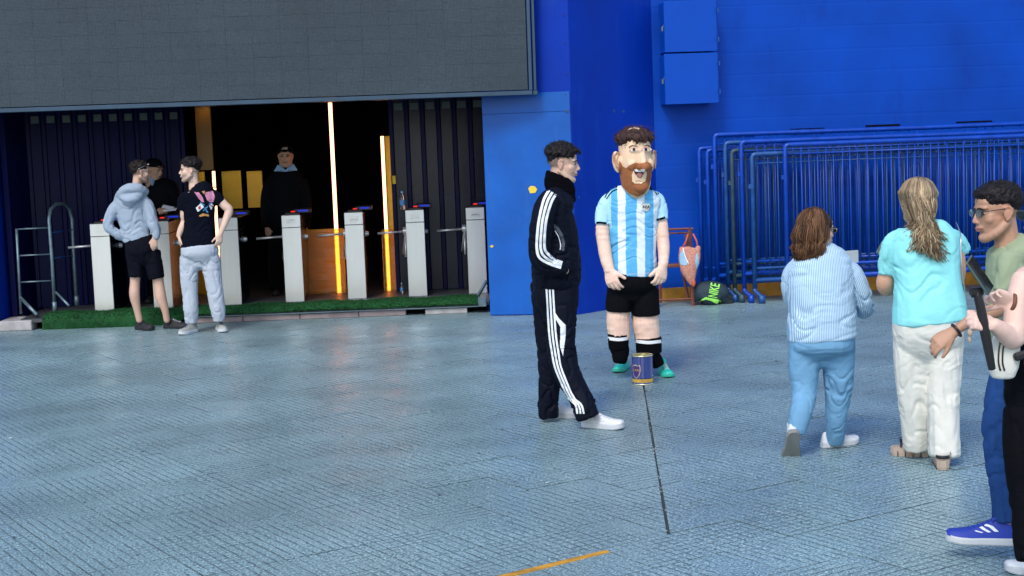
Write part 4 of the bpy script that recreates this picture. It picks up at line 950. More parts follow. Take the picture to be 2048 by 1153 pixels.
def shoe(f, heel, toe, L=.29, W_=.10, H=.105, sole_h=.032, m_up=None, m_sole=None, m_lace=None, z=0.0, pitch=0.0, stripe=None, name='shoe', collar=1.0, chunky=1.0, roll=0.0, toe_m=None):
    """heel/toe: ground points in world coordinates; pitch>0 lifts the heel about the toe"""
    h = np.array(heel, float); t = np.array(toe, float); an = math.atan2(t[1] - h[1], t[0] - h[0])
    r0 = bpy.data.objects.new(name, None)
    T = Matrix.Translation((h[0] - f.O[0], h[1] - f.O[1], z + .001)) @ Matrix.Rotation(an, 4, 'Z')
    if pitch: T = T @ Matrix.Translation((L * .78, 0, 0)) @ Matrix.Rotation(R(pitch), 4, 'Y') @ Matrix.Translation((-L * .78, 0, 0))
    def wid(u): return W_ / 2 * chunky * (1.0 if 0 else np.interp(u, [0, .04, .12, .3, .45, .65, .8, .92, .98, 1], [.30, .58, .74, .76, .78, .98, 1.0, .80, .50, .22]))
    us = [0, .015, .04, .08, .14, .22, .32, .42, .52, .62, .72, .8, .87, .93, .97, .99, 1]
    def tip(u): return .012 * max(0, (u - .75) / .25) ** 2
    V = []; n = len(us)
    lev = [(0, .93), (.006, 1.02), (sole_h - .006, 1.03), (sole_h, .98)]
    for z_, q in lev:
        for sgn in (1, -1):
            for u in (us if sgn == 1 else us[::-1]): V.append((u * L + (u - .5) * .006 * (q - .9), sgn * wid(u) * q, z_ + tip(u) + (.004 * (1 - u) if z_ > .01 else 0)))
    m = 2 * n; Fc = []
    for j in range(len(lev) - 1):
        for i in range(m): k = (i + 1) % m; Fc.append([j * m + i, j * m + k, (j + 1) * m + k, (j + 1) * m + i])
    Fc.append(list(range(m))[::-1]); Fc.append([(len(lev) - 1) * m + i for i in range(m)])
    V = [T @ Vector(v) for v in V]
    # upper
    hs = [.0, .02, .06, .15, .28, .36, .44, .55, .66, .78, .88, .95, .985]; ht = np.interp(hs, [0, .02, .06, .15, .28, .36, .44, .55, .66, .78, .88, .95, .985], np.array([.55, .80, .95, .98, .96, .90, .78, .62, .50, .42, .36, .27, .10]) ) * (H - sole_h)
    ht = ht * np.array([collar] * 5 + [1] * 8); NU = 13; Vu = []
    for u, hh in zip(hs, ht):
        wq = wid(max(u, .02)) * .96
        for k in range(NU):
            a = math.pi * k / (NU - 1); pw = .72
            y = math.copysign(abs(math.cos(a)) ** pw, math.cos(a)) * wq; top = math.sin(a) ** .85
            nar = 1 - .42 * top * (1 if u < .5 else max(.2, 1 - (u - .5) * 1.2)); Vu.append((u * L + .004, y * nar, sole_h - .004 + tip(u) + hh * top))
    Fu = []
    for j in range(len(hs) - 1):
        for k in range(NU - 1): Fu.append([j * NU + k, (j + 1) * NU + k, (j + 1) * NU + k + 1, j * NU + k + 1])
    Fu.append([k for k in range(NU)]); Fu.append([(len(hs) - 1) * NU + k for k in range(NU)][::-1])
    Vu = [T @ Vector(v) for v in Vu]
    up = mesh_obj(name, [tuple(v) for v in Vu], Fu, m_up, f.root, True)
    so_ = mesh_obj('sole', [tuple(v) for v in V], Fc, m_sole, up)
    if m_lace:
        lb = MB()
        for q in range(6):
            u = .36 + .065 * q; hh = np.interp(u, hs, ht); lb.tube([T @ Vector((u * L, -.019, sole_h + hh * .84)), T @ Vector((u * L + .004, 0, sole_h - .001 + hh)), T @ Vector((u * L, .019, sole_h + hh * .84))], .0028, 6)
        lb.build('laces', m_lace, up)
        tg = MB(); tg.box((0, 0, 0), (.055, .034, .010), 0, .003); tv = [T @ Vector((.30 * L, 0, sole_h + ht[4] * 1.02)) + (T.to_3x3() @ (Matrix.Rotation(R(35), 3, 'Y') @ Vector(v))) for v in tg.V]; tg.V = [tuple(v) for v in tv]; tg.build('tongue', m_up, up)
    s_ = (up, T, L, W_, sole_h, hs, ht, wid); return s_
def side_mark(sh, name, pts, w_, m, side=-1, off=.002):
    """flat strip on the flank of a shoe: pts = (u, height fraction)"""
    up, T, L, W_, sole_h, hs, ht, wid = sh; V = []
    def sp(u, q):
        hh = np.interp(u, hs, ht); a = q; top = math.sin(a) ** .85; y = abs(math.cos(a)) ** .72 * wid(max(u, .02)) * .96 * (1 - .42 * top * (1 if u < .5 else max(.2, 1 - (u - .5) * 1.2)))
        return Vector((u * L + .004, side * (y + off), sole_h - .004 + hh * top + off * .5))
    for u, q in pts: V += [tuple(T @ sp(u - w_, q)), tuple(T @ sp(u + w_, q))]
    mesh_obj(name, V, [[2 * i, 2 * i + 1, 2 * i + 3, 2 * i + 2] for i in range(len(pts) - 1)], m, up)
# cloth and hair materials
cloth('c_black', (.0025, .003, .005), .8); cloth('c_navyblk', (.0035, .005, .013), .6); cloth('c_wool', (.0015, .0015, .003), .95, .003, 220)
cloth('c_hoodie', (.30, .37, .46), .9, .002, 200); cloth('c_grey', (.42, .47, .54), .9, .002, 200); cloth('c_shorts', (.004, .005, .010), .85); cloth('c_tee', (.002, .003, .009), .85)
cloth('c_jersey', (.5, .5, .5), .55, .0006, 200, use_col=True); cloth('c_fleece', (.70, .49, .38), .85, .0015, 160, sss=.05); cloth('c_sock', (.002, .002, .004), .9); cloth('c_white', (.78, .80, .82), .8)
cloth('c_stripe', (.20, .38, .58), .85, .001, 160, stripes=(.0098, (.54, .68, .80), .48)); cloth('c_jeans', (.15, .33, .52), .85, .002, 260, noise=.16); cloth('c_aqua', (.27, .72, .74), .85, .001, 140)
cloth('c_cream', (.66, .66, .60), .85, .0015, 200, fold=.006); cloth('c_sage', (.30, .37, .24), .9); cloth('c_bluejean', (.012, .055, .20), .85, .002, 260, noise=.2); cloth('c_collar', (.28, .48, .72), .7)
M['shoe_white'] = mat('white_leather', (.64, .67, .70), .42, noise=.04, bump=.0005, bscale=80); M['sole_white'] = mat('white_rubber', (.52, .55, .58), .55, noise=.06); M['lace_white'] = mat('white_lace', (.40, .43, .48), .8)
M['sole_grey'] = mat('grey_rubber', (.20, .21, .20), .7, noise=.15); M['shoe_black'] = mat('black_mesh', (.010, .011, .014), .7, noise=.1, bump=.001, bscale=200); M['shoe_teal'] = mat('teal_shoe', (.02, .50, .38), .4, noise=.1); M['teal_sole'] = mat('teal_rubber', (.03, .42, .30), .4, noise=.1)
M['shoe_grey'] = mat('grey_mesh', (.30, .31, .29), .7, noise=.1); M['shoe_navy'] = mat('navy_suede', (.03, .05, .09), .8, noise=.1); M['shoe_blue'] = mat('blue_mesh', (.008, .035, .33), .6, noise=.1, bump=.001, bscale=200)
M['platform_sole'] = mat('beige_foam', (.42, .33, .26), .7, noise=.06); M['strap'] = mat('black_strap', (.012, .011, .013), .55, noise=.05)
M['brow'] = mat('dark_brow', (.015, .011, .009), .8, noise=0); M['brow_brown'] = M['brow']
for k_, c_ in (('h_black', 0), ('h_brown', 0), ('h_blond', 0), ('h_red', 0), ('h_foam', 0)): hairmat(k_, c_)
M['stripe_w'] = mat('white_tape', (.72, .76, .80), .6, noise=.04); M['gold_metal'] = mat('gold_wire', (.7, .6, .4), .25, metal=1, noise=0); M['dark_metal'] = mat('dark_wire', (.02, .03, .05), .3, noise=0)
M['lens_dark'] = mat('dark_lens', (.01, .015, .02), .08, noise=0); M['lens_clear'] = mat('blue_lens', (.55, .75, .82), .05, noise=0, trans=.92)
M['pearl'] = mat('pearl', (.8, .8, .78), .2, noise=0); M['silver'] = mat('silver_chain', (.6, .6, .6), .3, metal=1, noise=.1)

# ================================================================= youth in the black tracksuit
f = Fig('young man in black tracksuit and white sneakers watching the costumed performer, hand in pocket', 9.75, 1130)
jt = [(1128, 385, .0, 27, 1.5), (1119, 398, .0, 33, 1.75), (1108, 425, .0, 40, 1.55), (1110, 470, .0, 46, 1.3), (1112, 520, .0, 50, 1.2), (1113, 560, .0, 49, 1.2), (1113, 574, .0, 45, 1.2)]
arm = [(1103, 393, -.17, 19), (1090, 415, -.21, 23), (1082, 455, -.23, 23), (1079, 495, -.22, 22), (1084, 522, -.22, 21), (1106, 535, -.20, 19), (1130, 541, -.17, 15)]
arm2 = [(1110, 393, .17, 19), (1104, 415, .21, 22), (1098, 470, .22, 21), (1105, 515, .2, 19), (1135, 535, .17, 16)]
far = [(1093, 565, .08, 33, .8), (1094, 620, .09, 30, .8), (1098, 680, .09, 27, .9), (1100, 740, .10, 24, .9), (1097, 790, .11, 21, 1), (1096, 815, .13, 21, 1.2), (1097, 832, .14, 21, 1.2)]
nearl = [(1124, 565, -.07, 34, .8), (1124, 610, -.08, 32, .9), (1122, 660, -.09, 30, .95), (1124, 705, -.10, 29, 1), (1136, 750, -.13, 27, 1), (1155, 785, -.16, 23, 1), (1168, 812, -.19, 24, 1.1), (1176, 834, -.20, 24, 1.1)]
hd = Head(f, 1127, 329, 0, 83, 6, 0, 1.0, .92)
skinp = hd.skin(nose=1.15, smile=True) + [f.h(jt[2:], .6)] + [f.t(a[1:], sc=.6) for a in (arm, arm2)] + [f.h(far, .5), f.h(nearl, .5)]
f.body(skinp, (.60, .40, .30), .0048, [hd.paint(lips=(.42, .20, .17), stubble=.12, stub_c=(.12, .09, .08), fade=.75, fade_c=(.10, .085, .075))])
hd.eyes(look=(-.9, 0))
def cut5(p): return p[2] > .025 or (p[1] > .05 and p[2] > -.03)
hd.short_hair(M['h_black'], (.012, .010, .011), [hd.el((0, .055, .045), (.068, .058, .058)), hd.el((0, -.052, .094), (.055, .040, .022)), hd.el((.0, .01, .10), (.068, .085, .030))] + [hd.tb([(x, -.06, .098), (x * .9, -.092, .092), (x * .7, -.104, .074)], [.010, .009, .004]) for x in (-.04, -.025, -.01, .005, .02, .035)], 320, .036, .0070, 4, (0, .022, .070), (.080, .094, .062), cut5, .0038)
f.cloth('jacket', [jt, arm, arm2], M['c_navyblk'], .0075, .004, [(1085, 520, -.22, 22, .014), (1110, 565, -.1, 30, .012), (1140, 480, -.1, 20, .008), (1090, 400, -.2, 18, .005), (1105, 500, -.2, 20, .006)], 3, fs=20)
bvj = f.bvh(); jk = bpy.context.scene.collection.objects[-1]
for k, (x0, dxk) in enumerate(((0, 0), (9, 0), (18, 0))):
    f.ribbon('stripe', bvj, [(1098 + x0 * .75, 381 + k * 4), (1087 + x0 * .85, 402 + k * 2), (1078 + x0 * .8, 440), (1074 + x0 * .82, 478), (1074 + x0 * .85, 500 - k), (1080 + x0 * .8, 517 - k * 5), (1101 + x0 * .35, 529 - k * 5), (1122 + x0 * .15, 536 - k * 5)], 2.6, M['stripe_w'])
f.decal('side_panel', bvj, [(1107, 448), (1117, 455), (1126, 470), (1130, 487), (1128, 503), (1121, 500), (1124, 486), (1118, 468), (1108, 458)], mat('grey_panel', (.05, .06, .085), .6), .7)
f.ribbon('piping', bvj, [(1110, 462), (1117, 474), (1121, 490), (1120, 500)], .8, M['stripe_w'])
f.ribbon('pocket_zip', bvj, [(1131, 536), (1136, 548), (1134, 562)], 1.0, M['c_black'])
ct = [(1120, 341, .0, 28, 1.0), (1118, 352, 0, 31, 1.0), (1118, 365, .0, 31, 1.0), (1121, 380, .0, 28, 1.1), (1123, 395, 0, 26, 1.3)]
def tilt_tube(f, px, py, r0, asp, h, tilt, dy=0, n=28):
    pass
gt = [f.P(1121, 351, 0), f.P(1118, 360, 0), f.P(1119, 372, 0), f.P(1124, 386, 0), f.P(1126, 406, 0)]
Vg = tube_mesh(gt, [.098, .097, .096, .090, .084], [.082, .086, .090, .095, .10], 26, 5, (.05, .1), 2.0)
f.cloth('neck_gaiter', [[(1117, 362, 0, 22, 1), (1121, 382, 0, 26, 1), (1122, 404, 0, 26, 1.2)]], M['c_wool'], .006, .004, [], 8, fs=38, fa=1.0, extra=[Vg])
trs = f.cloth('trousers', [far, nearl, [(1110, 560, 0, 46, 1.1), (1112, 600, 0, 44, 1.1), (1112, 630, 0, 30, 1.0), {'cap': (.15, .9)}]], M['c_navyblk'], .0075, .005, [(1178, 805, -.17, 22, .022), (1098, 805, .1, 22, .016), (1130, 700, -.1, 24, .010), (1150, 770, -.1, 20, .010), (1112, 600, 0, 25, .005)], 5, fs=17)
bvt = f.bvh()
for k in range(3):
    d_ = k * 6.4
    f.ribbon('stripe', bvt, [(1093 + d_, 577), (1096 + d_, 625), (1099 + d_, 670), (1104 + d_, 705), (1110 + d_ * .95, 735), (1122 + d_ * .9, 765), (1136 + d_ * .9, 795), (1151 + d_ * .9, 810), (1155 + d_ * 1.0, 828)], 1.9, M['stripe_w'])
f.decal('side_panel', bvt, [(1106, 618), (1117, 636), (1131, 650), (1131, 672), (1126, 712), (1120, 694), (1121, 655), (1108, 632)], M['stripe_w'], .7)
a, b_ = G(1080, 836), G(1150, 838); shb = shoe(f, (a[0] + .01, 10.05, 0), (b_[0] + .1, 9.95, 0), .30, .105, .115, .036, M['shoe_white'], M['sole_white'], M['lace_white'], name='shoe')
a = G(1166, 846); sha = shoe(f, (a[0] - .01, 9.66, 0), (a[0] + .25, 9.50, 0), .30, .105, .115, .036, M['shoe_white'], M['sole_white'], M['lace_white'])
for s_ in (sha,): side_mark(s_, 'side_swoosh', [(.30, .5), (.42, .25), (.6, .4), (.8, .2)], .012, M['lace_white'])

# ================================================================= costumed performer
f = Fig('costumed performer with oversized bearded foam head, striped football jersey and teal boots', 11.55, 1270)
tor = [(1271, 374, 0, 28, 1.0), (1270, 382, .0, 44, .8), (1268, 400, 0, 56, .72), (1266, 450, 0, 50, .78), (1266, 500, 0, 47, .82), (1266, 535, 0, 48, .84), (1266, 551, 0, 48.5, .84)]
slL = [(1238, 398, 0, 15), (1217, 405, 0, 18), (1207, 430, -.01, 17), (1205, 449, -.02, 15)]
slR = [(1296, 395, 0, 15), (1312, 402, 0, 17), (1319, 420, -.01, 16), (1322, 440, -.02, 15)]
armL = [(1206, 430, 0, 12), (1205, 462, -.02, 13.5), (1209, 495, -.05, 13), (1214, 525, -.09, 12), (1219, 541, -.12, 10)]
armR = [(1320, 425, 0, 11), (1323, 455, -.02, 13), (1327, 492, -.05, 12), (1327, 520, -.09, 10), (1325, 533, -.12, 9.5)]
pants = [(1264, 545, 0, 47, .85), (1264, 570, 0, 50, .85), (1264, 588, 0, 40, .8), {'cap': (.15, .7)}]
pl_, pr_ = [(1241, 580, 0, 27, 1), (1238, 605, 0, 27, 1.1), (1237, 621, 0, 27, 1.1)], [(1290, 580, 0, 28, 1), (1291, 605, 0, 28, 1.1), (1292, 629, 0, 28.5, 1.1)]
lgL = [(1238, 590, 0, 16), (1237, 618, 0, 21.5), (1236, 635, 0, 23.5), (1237, 665, 0, 22.5), (1239, 672, 0, 22)]
lgR = [(1290, 595, 0, 16), (1291, 625, 0, 22.5), (1291, 642, 0, 26.5), (1295, 672, 0, 25), (1296, 680, 0, 24)]
skL = [(1237, 668, 0, 22.5), (1237, 690, 0, 20.5), (1240, 703, -.0, 19), (1240, 716, -.02, 16), (1239, 726, -.03, 13)]
skR = [(1297, 676, 0, 26.5), (1298, 700, 0, 26), (1299, 712, 0, 25), (1312, 722, -.0, 15), (1318, 732, -.0, 12)]
f.body([f.h(tor, .72)] + [f.t(a, sc=1) for a in (armL, armR)] + hand(f.P(1218, 540, -.12), (.22, -.35, -1), (-.5, -.8, .1), -1, .21, (28, 32, 38, 42), 7, (45, 10), 1.25)
       + hand(f.P(1325, 532, -.12), (-.18, -.35, -1), (.5, -.8, .1), 1, .20, (32, 36, 42, 48), 7, (42, 12), 1.22)
       + [f.t(a) for a in (lgL, lgR)] + [f.h(pants[:-1], .5), f.t([(1240, 660, 0, 14), (1241, 715, 0, 8)]), f.t([(1296, 660, 0, 14), (1300, 712, 0, 8)]), f.t([(1270, 360, 0, 14), (1270, 400, 0, 16)])], (.80, .55, .43), .006, wr=.0028)
def stripes_px(Vw, V, ID, an):
    cam0 = np.array([0, 0, CAM_H]); c = np.tile(np.array([.70, .80, .88]), (len(Vw), 1))
    x = (V[:, 0]) / f.k; z = V[:, 2]
    body = ID == 0
    # px centre shifts with height because the photo is slightly rolled
    blue = np.zeros(len(V), bool)
    for cx, w_ in ((-37, 9), (-2, 11), (34, 9), (68, 9), (-70, 9)): blue |= np.abs(x - cx - .02 * (z - 1.4) / f.k) < w_
    back = V[:, 1] > .02
    c[body & blue] = (.10, .42, .74)
    hem = (z < f.P(1266, 548)[2] + 0.0); sl = ID > 0; c[sl] = (.42, .70, .86)
    return c
f.cloth('jersey', [tor, slL, slR], M['c_jersey'], .006, .004, [(1235, 470, -.1, 16, .012), (1300, 450, -.1, 14, .008), (1240, 500, -.1, 16, .006), (1295, 420, -.1, 12, .007), (1225, 415, 0, 12, .005)], 12, stripes_px, fs=24, fa=1.1)
bvj = f.bvh()
for k in range(2):
    f.ribbon('shoulder_stripe', bvj, [(1235 - k * 0, 374 + k * 5), (1222 + k * 2, 379 + k * 5), (1213 + k * 3, 390 + k * 4), (1209.5 + k * 3.2, 396 + k * 3)], 1.0, M['c_black'])
    f.ribbon('shoulder_stripe', bvj, [(1296 + k * 2, 372 - k * 3), (1305 + k * 2, 377 - k * 3), (1311 + k * 3, 385 - k * 2), (1314 + k * 3, 391 - k * 2)], 1.0, M['c_black'])
f.ribbon('cuff_band', bvj, [(1193, 446), (1199, 445.5), (1208, 446.3), (1213, 447.2)], 1.9, M['c_black'], .004)
f.ribbon('cuff_band', bvj, [(1313, 440), (1319, 438.7), (1325, 437), (1330, 435.2)], 1.9, M['c_black'], .004)
f.ribbon('hem_seam', bvj, [(1222, 547), (1245, 548.5), (1270, 548.5), (1295, 547), (1312, 544)], .4, M['c_white'], .003)
f.cloth('collar', [[(1271, 374, -.005, 30, .78), (1272, 384, -.01, 33, .8), (1272, 389, -.015, 33, .8)]], M['c_black'], .006, .001, [], 2)
M['badge'] = mat('badge', (.62, .62, .56), .5, noise=.05); M['badge_blue'] = mat('badge_blue', (.10, .40, .62), .5, noise=.05)
bd = f.decal('badge', bvj, [(1285, 406), (1299, 406), (1300, 416), (1297, 421), (1292, 424), (1287, 421), (1284, 416)], M['badge'], .6, .004)
if bd:
    f.decal('badge_band', bvj, [(1285, 405.5), (1299, 405.5), (1299, 407.6), (1285, 407.6)], M['badge_blue'], .4, .006, bd)
    put_text('badge_letters', 'AFA', f, bvj, 1292, 414.5, 8, M['c_black'], bd, 0, .007)
    f.decal('badge_star', bvj, [(1288, 401.5), (1289.2, 403.4), (1286.8, 403.4)], M['yel_patch'], .4, .006, bd); f.decal('badge_star', bvj, [(1291, 400.5), (1292.2, 402.4), (1289.8, 402.4)], M['yel_patch'], .4, .006, bd)
f.cloth('shorts', [pants, pl_, pr_], M['c_black'], .007, .002, [(1265, 595, 0, 16, .008)], 15, fs=16)
for nm, sk, yy, hw, xx in (('sock', skL, 678, 22, 1237), ('sock', skR, 684, 26, 1297)):
    o = f.cloth(nm, [sk], M['c_sock'], .006, .0012, [(1240, 702, 0, 10, .014)], 4, fs=30, fa=.8); b2 = f.bvh(); f.ribbon('sock_band', b2, [(xx - hw + 1, yy - 1), (xx, yy + 1.5), (xx + hw - 1, yy - 1)], 3.2, M['c_white'], .004, o)
h1 = G(1248, 738); t1 = G(1213, 752); shoe(f, (h1[0] + .02, h1[1] + .06, 0), (t1[0] + .03, t1[1] - .06, 0), .29, .105, .11, .022, M['shoe_teal'], M['teal_sole'], M['lace_white'])
shoe(f, (G(1313, 730)[0], 11.76, 0), (G(1330, 750)[0] + .02, 11.45, 0), .29, .105, .11, .022, M['shoe_teal'], M['teal_sole'], M['lace_white'])
# foam head
M['foam_skin'] = mat('foam_skin', (.80, .57, .38), .6, noise=.05, bump=.0006, bscale=90, sss=.03); M['foam_hair'] = mat('foam_hair', (.030, .014, .013), .9, noise=.3, bump=.003, bscale=60); M['foam_beard'] = mat('foam_beard', (.30, .105, .035), .85, noise=.45, nscale=9, bump=.004, bscale=50)
M['foam_mouth'] = mat('foam_mouth', (.05, .012, .012), .6); M['foam_tongue'] = mat('foam_tongue', (.38, .16, .16), .6); M['foam_lid'] = mat('foam_lid', (.60, .36, .26), .6); M['foam_ear'] = mat('foam_ear', (.52, .25, .13), .6)
hh = Head(f, 1271, 331, -.10, 20, 0, 0, 1.0); k_ = f.k
def HP(x, y, z): return (x * k_, y * k_, z * k_)      # costume-head units: photo pixels about (1272,322)
fp = [hh.tb([HP(0, 0, -57), HP(0, -2, -45), HP(0, 0, -20), HP(0, 0, 15), HP(0, 2, 42), HP(0, 3, 58)], [q * k_ for q in (17, 26, 30.5, 32, 31.5, 25)], [q * k_ for q in (20, 27, 33, 36, 35, 28)], 26, 6, (.5, .7)),
      hh.tb([HP(0, -34, 24), HP(0, -38, 8), HP(0, -43, -3)], [5 * k_, 6.5 * k_, 8 * k_]), hh.el(HP(7, -37, -3), (4.5 * k_,) * 3), hh.el(HP(-7, -37, -3), (4.5 * k_,) * 3), hh.el(HP(0, -29, 29), (24 * k_, 8 * k_, 7 * k_)),
      hh.el(HP(17, -24, 2), (11 * k_, 9 * k_, 12 * k_)), hh.el(HP(-17, -24, 2), (11 * k_, 9 * k_, 12 * k_)), hh.el(HP(0, -25, -42), (15 * k_, 11 * k_, 10 * k_))]
for q in (-1, 1): fp.append(hh.el(HP(q * 39, 2, 8), (4.5 * k_, 12 * k_, 22 * k_), rotm('Y', R(q * 8)) @ rotm('Z', R(-25 * q))))
V, Fc, N = remesh(fp, .006, 3); mk = mesh_obj('costume_head', V, Fc, M['foam_skin'], f.root, True); bvf = f.bvh((V, Fc))
ho = hh.short_hair(M['h_foam'], (.050, .026, .022), [hh.tb([HP(0, 5, 40), HP(0, 4, 50), HP(0, 3, 60)], [32.6 * k_, 31.5 * k_, 24 * k_], [35 * k_, 35 * k_, 28 * k_], 26, 6, (.03, .6)), hh.el(HP(3, -17, 59), (22 * k_, 13 * k_, 8 * k_))], 170, .085, .012, 9, HP(0, 3, 50), (30 * k_, 34 * k_, 17 * k_), lambda p: p[2] > 47 * k_, .0055, False, (.1, 1)); ho.name = 'costume_hair'; ho.parent = mk
for q in (-1, 1):
    f_ear = MB().tube([hh.m(HP(q * 37, -8, 22)), hh.m(HP(q * 42, -6, 27)), hh.m(HP(q * 45, 0, 20)), hh.m(HP(q * 43, -2, 2)), hh.m(HP(q * 39, -7, -8))], 1.5 * k_, 6).build('ear_fold', M['foam_ear'], mk, True)
f.ribbon('ear_fold', bvf, [(1228, 325), (1226, 308), (1231, 298), (1237, 308), (1234, 322), (1238, 332)], 1.0, M['foam_ear'], .004, mk)
f.decal('fringe_side', bvf, [(1234, 262), (1250, 264), (1252, 274), (1248, 284), (1243, 292), (1234, 292)], M['foam_hair'], 1, .003, mk)
f.decal('costume_beard', bvf, [(1239, 322), (1245, 332), (1253, 337), (1260, 331), (1270, 326), (1283, 328), (1294, 324), (1300, 327), (1304, 334), (1302, 352), (1296, 376), (1287, 388), (1275, 393), (1258, 386), (1245, 373), (1237, 352)], M['foam_beard'], .8, .010, mk)
f.decal('chin_patch', bvf, [(1268, 339), (1264, 350), (1265, 363), (1271, 368), (1283, 369), (1290, 362), (1292, 348), (1290, 337)], M['foam_skin'], .45, .016, mk)
f.decal('open_mouth', bvf, [(1267, 338), (1272, 341), (1281, 341.5), (1290, 336.5), (1286, 347), (1281, 356), (1275, 354), (1270, 347)], M['foam_mouth'], .6, .021, mk)
f.decal('tongue', bvf, [(1272, 349), (1277, 346), (1284, 347), (1281, 355), (1276, 354)], M['foam_tongue'], .5, .024, mk)
f.decal('upper_teeth', bvf, [(1268, 338), (1274, 338.5), (1282, 339), (1290, 337), (1288, 341.5), (1280, 344), (1271, 343)], M['c_white'], .5, .026, mk)
f.ribbon('lip_line', bvf, [(1271, 362), (1277, 361), (1284, 363)], .7, M['foam_lid'], .020, mk)
for (x, y) in ((1268, 300), (1291.5, 300)):
    e_ = f.decal('painted_eye', bvf, [(x - 6.5, y + 2), (x - 4, y - 1.5), (x, y - 3), (x + 4, y - 2), (x + 6, y + 1.5), (x + 1, y + 2.6)], M['c_white'], .5, .003, mk)
    f.decal('iris', bvf, [(x - 3.4, y), (x - 1.6, y - 3), (x + 1.6, y - 3), (x + 3.4, y), (x + 1.6, y + 2.4), (x - 1.6, y + 2.4)], M['foam_hair'], .4, .006, mk)
    f.ribbon('eyelid', bvf, [(x - 9, y + 3), (x - 5, y - 3), (x, y - 5), (x + 5, y - 3.5), (x + 7, y + 1)], .8, M['foam_lid'], .007, mk)
f.ribbon('painted_brow', bvf, [(1258, 296), (1262, 292.5), (1267, 291.5), (1272, 293)], .8, M['foam_hair'], .006, mk); f.ribbon('painted_brow', bvf, [(1289, 293), (1293, 290.5), (1297, 292), (1299, 295)], .8, M['foam_hair'], .006, mk)
f.ribbon('nose_crease', bvf, [(1272, 322), (1273, 328), (1278, 326), (1283, 329), (1290, 327), (1293, 321)], .55, M['foam_lid'], .005, mk)

# ================================================================= brown-haired woman, back view
f = Fig('brown-haired woman in blue striped shirt, light jeans and white sneakers, seen from behind', 8.6, 1640)
tor = [(1634, 496, .0, 22, .9), (1638, 505, 0, 42, .8), (1641, 522, 0, 60, .72), (1640, 560, 0, 68, .75), (1642, 600, 0, 66, .85), (1644, 630, 0, 68, .9), (1644, 660, 0, 70, .9), (1645, 676, 0, 70, .9)]
aR = [(1680, 530, 0, 20, .9), (1704, 548, 0, 21), (1722, 585, .0, 19), (1730, 612, .04, 18), (1727, 622, .16, 16), (1716, 612, .28, 13)]
aL = [(1600, 530, 0, 20, .9), (1581, 550, .03, 17), (1577, 580, .06, 15), (1586, 605, .14, 14), (1606, 600, .26, 12)]
pel = [(1643, 660, 0, 63, .9), (1643, 690, 0, 66, .92), (1643, 705, 0, 56, .85), (1643, 720, 0, 26, .8), {'cap': (.15, .9)}]
jl = [(1614, 685, 0, 36, 1), (1608, 740, .0, 31, 1), (1609, 785, -.02, 25, 1), (1602, 825, -.08, 22, 1), (1592, 866, -.10, 18, 1)]
jr = [(1674, 685, 0, 36, 1), (1677, 745, .02, 31, 1), (1676, 790, .04, 26.5, 1), (1672, 835, .06, 21, 1), (1671, 866, .10, 19, 1), (1670, 884, .13, 18, 1)]
hd = Head(f, 1636, 463, .02, 112, 4, 0, .98, 1.05)
f.body(hd.skin() + [f.h(tor, .68), f.t(aR, sc=.6), f.t(aL, sc=.6), f.h(pel[:-1], .5), f.h(jl[:4], .5), f.h(jr, .5), f.h([(1673, 850, .06, 11), (1670, 882, .12, 10)], 1), f.h([(1597, 850, -.09, 10), (1592, 868, -.10, 10)])]
       + hand(f.P(1716, 612, .28), (-.2, 1, .2), (0, 0, 1), 1, .16), (.62, .42, .33), .0052, [hd.paint(lips=(.45, .18, .16))])
hd.eyes(look=(-.8, 0))
def ends(a, q):
    bk = math.cos(a); L_ = -.155 + q.uniform(-.022, .012); return np.array([math.sin(a) * (.098 + q.uniform(-.01, .012)) , .03 + bk * (.088 + q.uniform(-.015, .02)), L_])
def face_gap(o): return o
hd.long_hair(M['h_brown'], (.040, .017, .010), (.17, .085, .040), lambda a, q: ends(a, q) + (np.array([0, .05, .02]) if abs(math.sin(a)) > .5 and math.cos(a) < .1 else 0), 2000, 11, True, .0050, 0, .018, 1.04, thr=.30)
f.cloth('striped_shirt', [tor, aR, aL], M['c_stripe'], .008, .004, [(1640, 560, -.2, 26, .012), (1600, 640, -.2, 26, .014), (1690, 610, -.2, 24, .012), (1735, 610, 0, 16, .014), (1640, 612, -.2, 24, .016), (1600, 545, -.2, 14, .010)], 22, fs=18, fa=1.0, striped=True)
f.cloth('jeans', [pel, jl, jr], M['c_jeans'], .0078, .0030, smooth=9, boosts=[(1610, 785, 0, 16, .016), (1674, 775, 0, 18, .018), (1645, 725, -.1, 16, .009), (1674, 872, 0, 10, .012), (1600, 840, 0, 12, .008)], seed=24, fs=24, fa=.9)
a = G(1660, 902); shoe(f, (a[0] - .03, 8.72, 0), (a[0] + .17, 8.80, 0), .25, .095, .10, .030, M['shoe_white'], M['sole_white'], M['lace_white'])
# lifted shoe: heel up, sole towards the camera
a = G(1586, 918); shoe(f, (a[0] - .0, 8.33, 0), (a[0] + .004, 8.62, 0), .25, .104, .115, .024, M['shoe_white'], M['sole_grey'], M['lace_white'], pitch=55)
hd.glasses(M['gold_metal'], M['lens_dark'])
V, Fc = hd.el((.084, .006, -.040), (.005, .005, .005)); mesh_obj('earring', V, Fc, M['pearl'], f.root, True)
pr = empty('paper_sheet', tuple(W(1704, 514, 9.0)), 'pale grey paper held up in front of the brown-haired woman', 'paper'); MB().box((0, 0, 0), (.085, .004, .075), .3, .001).build('sheet', mat('paper', (.45, .50, .52), .7), pr)

